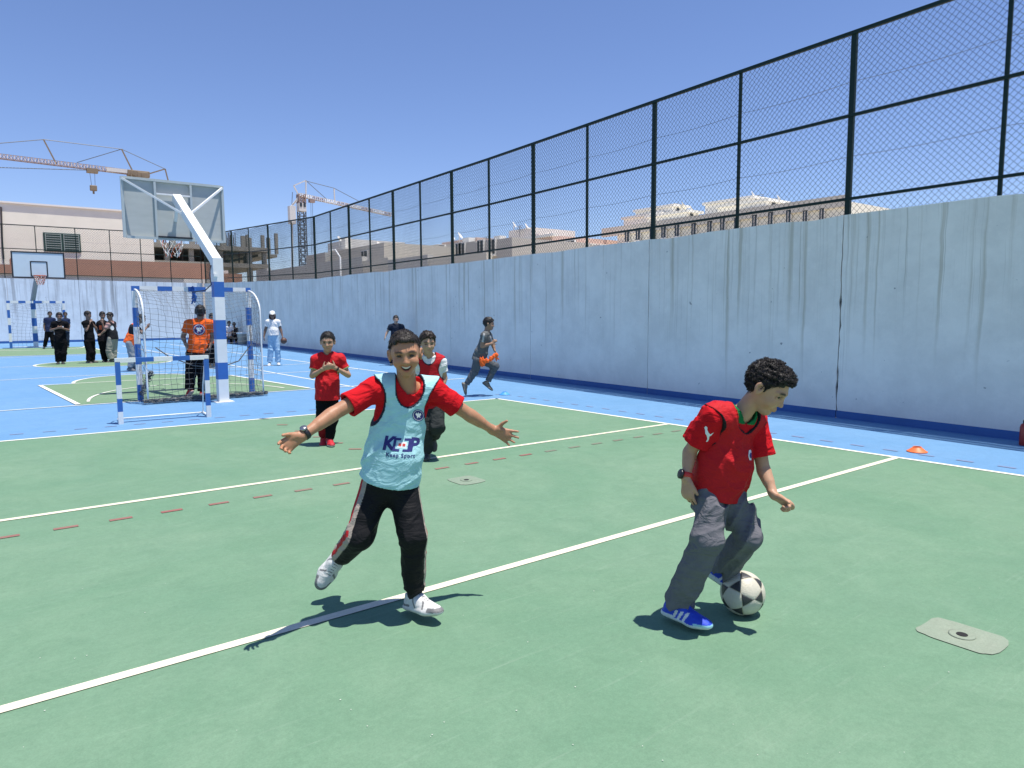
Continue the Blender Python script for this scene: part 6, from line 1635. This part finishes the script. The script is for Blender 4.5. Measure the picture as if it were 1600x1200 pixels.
# --- people farther off
def simple_outfit(shirt, pant, shoe=(0.03, 0.03, 0.03), sole=(0.2, 0.2, 0.2), vest=None, pr=(0.090, 0.074, 0.060), hem=0.06, sleeve=0.62, extra=None, amp=0.006):
    def f(c):
        tee(c, shirt, sleeve, hem, 0.016, 0.008, amp=amp)
        if vest: bib(c, vest, (0.02, 0.02, 0.02), hem=hem + 0.02)
        trousers(c, pant, pr, amp=0.008)
        shoes(c, shoe, sole, None, 1.0)
        if extra: extra(c)
    return f
def back_badge(c):
    U, Fw, e = c['U'], c['Fw'], c['e']; ctr = Vector(c['shm']) - Vector(U) * 0.105 - Vector(Fw) * 0.2
    emblem(c, 'shirt', 'back_badge', ctr, -e, U, -Fw, 0.105, PRINT, PRINTW, PRINTW)
person('keeper', 'goalkeeper in an orange shirt with a round navy badge on his back', J['H'], 1.17, (0.1, 0.99, -0.05), simple_outfit(ORNG, BLACK, (0.42, 0.02, 0.02), (0.35, 0.3, 0.3), extra=back_badge, pr=(0.095, 0.080, 0.070), hem=0.03), voxel=0.0085, hs=1.10, skin=(0.22, 0.13, 0.09), seed=25)
person('boy_f', 'boy in a dark navy shirt by the wall, mostly hidden', J['F'], 1.02, (0.05, -1, 0), simple_outfit((0.018, 0.024, 0.040), (0.016, 0.016, 0.02)), voxel=0.010, hs=1.0, skin=(0.44, 0.29, 0.21), seed=29)
person('woman', 'woman in a white cap, white top and pale blue wide trousers holding a brown ball', J['G'], 1.12, (0.03, -0.99, -0.1), simple_outfit((0.70, 0.70, 0.70), (0.34, 0.50, 0.66), (0.66, 0.66, 0.64), (0.66, 0.66, 0.64), pr=(0.086, 0.074, 0.072), hem=0.02, sleeve=0.55), voxel=0.010, hs=1.05, skin=(0.19, 0.115, 0.085), hair=(0.014, 0.011, 0.010), hairstyle='cap', seed=33)
person('boy_i', 'boy in an orange shirt and black trousers standing beyond the goal, beside the hoop pole', J['I'], 1.08, (0.25, -0.95, -0.05), simple_outfit((0.70, 0.10, 0.025), BLACK), voxel=0.010, hs=1.04, skin=(0.20, 0.12, 0.085), seed=37)
person('boy_j', 'boy in an orange bib and grey trousers clapping behind the left goal post', J['J'], 1.10, (0.95, -0.2, -0.15), simple_outfit((0.03, 0.03, 0.035), (0.26, 0.28, 0.30), (0.10, 0.11, 0.13), vest=(0.80, 0.13, 0.025)), voxel=0.010, hs=1.03, skin=(0.24, 0.14, 0.10), seed=41)
def chest_badge(c):
    U, Fw, e = c['U'], c['Fw'], c['e']; ctr = Vector(c['shm']) - Vector(U) * 0.10 + Vector(e) * 0.07 + Vector(Fw) * 0.2
    v, f = disc2d(0, 0.032, 14); stick(c, 'shirt', 'chest_badge', v, f, PRINTW, ctr, e, U, Fw, 0.004)
person('boy_k', 'boy all in black with hands together before his chest, alone at left', J['K'], 1.12, (0.0, -1, -0.05), simple_outfit(BLACK, BLACK, extra=chest_badge, pr=(0.10, 0.085, 0.072)), voxel=0.010, hs=1.08, skin=(0.20, 0.12, 0.085), seed=45,
       hands={'R': hd((0.9, -0.3, 0.3), (0, -0.3, 0.9), (0, 0.4, 1), spread=3, curl=20), 'L': hd((-0.9, -0.3, 0.3), (0, -0.3, 0.9), (0, 0.4, -1), spread=3, curl=20)})
person('boy_l', 'goalkeeper in navy standing in front of the far goal post, behind the boy in black', J['L'], 1.20, (0.05, -1, 0), simple_outfit((0.020, 0.030, 0.075), BLACK), voxel=0.013, hs=1.10, skin=(0.20, 0.125, 0.09), seed=49)
person('boy_m', 'person in dark blue standing right behind the boy in black, mostly hidden', J['M'], 1.14, (0.05, -1, 0), simple_outfit((0.022, 0.035, 0.080), (0.02, 0.03, 0.05)), voxel=0.013, hs=1.06, skin=(0.20, 0.125, 0.09), seed=53)
person('boy_n', 'boy in black with hands at his mouth, leftmost of the group of three', J['N'], 1.12, (0.85, -0.45, -0.1), simple_outfit(BLACK, BLACK, (0.07, 0.06, 0.055), pr=(0.10, 0.085, 0.070)), voxel=0.010, hs=1.06, skin=(0.22, 0.135, 0.10), seed=57)
def patch(c):
    U, Fw, e = c['U'], c['Fw'], c['e']; ctr = Vector(c['shm']) - Vector(U) * 0.14 + Vector(e) * 0.02 + Vector(Fw) * 0.2
    v = [(-0.05, -0.07), (0.05, -0.07), (0.05, 0.07), (-0.05, 0.07)]; stick(c, 'shirt', 'chest_print', v, [(0, 1, 2, 3)], ORANGE, ctr, e, U, Fw, 0.004, None, 0.03)
person('boy_o', 'boy in a black shirt with an orange front, middle of the group of three', J['O'], 1.10, (0.25, -0.95, -0.1), simple_outfit((0.016, 0.014, 0.016), BLACK, extra=patch), voxel=0.010, hs=1.06, skin=(0.26, 0.16, 0.115), seed=61)
def vest_badge(c):
    U, Fw, e = c['U'], c['Fw'], c['e']; n = unit(A3(0.1, -1, 0)); ctr = Vector(c['shm']) - Vector(U) * 0.12 + Vector((0.035, -0.3, 0))
    v, f = disc2d(0, 0.075, 20); stick(c, 'bib', 'vest_badge', [(x * 0.75, y) for x, y in v], f, PRINTW, ctr, (1, 0, 0), U, n, 0.004, None, 0.03)
person('boy_p', 'boy in black vest with white disc and khaki trousers, rightmost of three', J['P'], 1.08, (-0.8, -0.5, -0.25), simple_outfit((0.42, 0.26, 0.24), (0.30, 0.29, 0.25), (0.08, 0.07, 0.06), vest=(0.014, 0.014, 0.016), extra=vest_badge, pr=(0.10, 0.088, 0.082)), voxel=0.010, hs=1.06, skin=(0.24, 0.145, 0.10), seed=65)
for cd_, lab, sh, pn, sd_ in (('Q', 'seated child in a white top by the far wall, beside the hoop pole', (0.55, 0.55, 0.60), BLACK, 69), ('S', 'seated child in dark clothes, rightmost of those by the far wall', (0.05, 0.04, 0.04), (0.03, 0.03, 0.03), 73), ('T', 'seated child in dark blue by the far wall, mostly behind the hoop pole', (0.02, 0.03, 0.07), (0.02, 0.02, 0.03), 77)):
    person('child', lab, J[cd_], 1.05, (0.1, -1, -0.1), simple_outfit(sh, pn), voxel=0.014, hs=1.05, skin=(0.18, 0.11, 0.08), seed=sd_)
bx_, by_ = J['Q'][0]
be = empty('bench', (bx_, by_, 0), math.atan2(-bx_, by_), label='low dark bench by the far wall carrying three seated children', category='bench')
m = MB(); m.box((0.06, 0.02, 0.225), (1.5, 0.32, 0.05), bevel=0.008); m.build('seat', GREYM, be)
for x in (-0.6, 0.72):
    for y in (-0.09, 0.13):
        m = MB(); m.box((x, y, 0.10), (0.05, 0.05, 0.20)); m.build('leg', GREYM, be)

# ------------------------------------------------------------------ balls
def football(name, label, c, r, rot, cols):
    root = empty(name, (c[0], c[1], c[2]), label=label, category='ball'); root.rotation_euler = rot
    ph = (1 + 5 ** 0.5) / 2; V = []
    for a in ((0, 0, ph),):
        for s in (1, -1): V += [(0, 0, s * ph), (0, s * ph, 0), (s * ph, 0, 0)]
    for s1 in (1, -1):
        for s2 in (1, -1):
            for s3 in (1, -1):
                p = (s1 * 0.5, s2 * ph / 2, s3 * ph * ph / 2); V += [p, (p[1], p[2], p[0]), (p[2], p[0], p[1])]
    V = [Vector(v).normalized() for v in V]
    bm = bmesh.new(); vs_ = [bm.verts.new(v) for v in V]; hull = bmesh.ops.convex_hull(bm, input=vs_)
    bmesh.ops.dissolve_limit(bm, angle_limit=R(5), verts=bm.verts, edges=bm.edges)
    for f in bm.faces:
        pts = [v.co.copy() for v in f.verts]; n = len(pts); cen = sum(pts, Vector()) / n
        vv, ff = [], []; N_ = 6
        for i in range(n):
            a, b_ = pts[i], pts[(i + 1) % n]; o0 = len(vv); row = []
            for u in range(N_ + 1):
                rw = []
                for w in range(u + 1):
                    p = cen + (a - cen) * ((u - w) / N_) + (b_ - cen) * (w / N_)
                    edge = u / N_
                    p = cen + (p - cen) * (0.985 if n == 5 else 0.86)
                    q = p.normalized() * (r * (1.0 if edge < 0.9 else 0.988))
                    rw.append(len(vv)); vv.append(q)
                row.append(rw)
            for u in range(N_):
                for w in range(u + 1):
                    ff.append((row[u][w], row[u + 1][w], row[u + 1][w + 1]))
                    if w < u: ff.append((row[u][w], row[u + 1][w + 1], row[u][w + 1]))
        me = mesh('panel', vv, ff, cols[0] if n == 5 else cols[1], None, True)
        link('panel', me, root)
    bm.free()
    m = MB(); prof = [(r * 0.985 * math.sin(math.pi * i / 16) + 1e-4, -r * 0.985 * math.cos(math.pi * i / 16)) for i in range(17)]; m.lathe(prof, n=32); m.build('bladder', cols[2], root, True)
    return root
BALLW = simple('ball_cream', (0.54, 0.51, 0.41), 0.5, var=0.22, scale=14, bump=0.2, bscale=120)
BALLB = simple('ball_black', (0.035, 0.036, 0.038), 0.45, var=0.5, scale=18, bump=0.2, bscale=120)
SEAM = simple('ball_seam', (0.40, 0.36, 0.26), 0.7)
bp_ = on_z(1164, 964)
football('football', 'worn cream and black football at the feet of the curly boy', (2.955, 1.975, 0.1085), 0.1085, (0.35, 0.95, 0.4), (BALLW, BALLB, SEAM))
gb = J['G'][0]; gth = math.atan2(-gb[0], gb[1]); lx, ly = 0.305, -0.06
BRN = simple('ball_brown', (0.10, 0.045, 0.03), 0.5, var=0.2)
ro = empty('basketball', (gb[0] + lx * math.cos(gth) - ly * math.sin(gth), gb[1] + lx * math.sin(gth) + ly * math.cos(gth), 0.735), label='small brown ball in the left hand of the woman in white', category='ball')
m = MB(); m.lathe([(0.093 * math.sin(math.pi * i / 16) + 1e-4, -0.093 * math.cos(math.pi * i / 16)) for i in range(17)], n=28); m.build('cover', BRN, ro, True)
for ax in range(3):
    ring = [Vector((0.0935 * math.cos(a), 0.0935 * math.sin(a), 0)) for a in np.linspace(0, 2 * math.pi, 33)]
    ring = [Vector((p.x, p.y, p.z)) if ax == 0 else (Vector((p.x, 0, p.y)) if ax == 1 else Vector((0, p.x, p.y))) for p in ring]
    m = MB(); m.tube(ring, 0.0025, 5, caps=False); m.build('seam', BLACKP, ro, True)
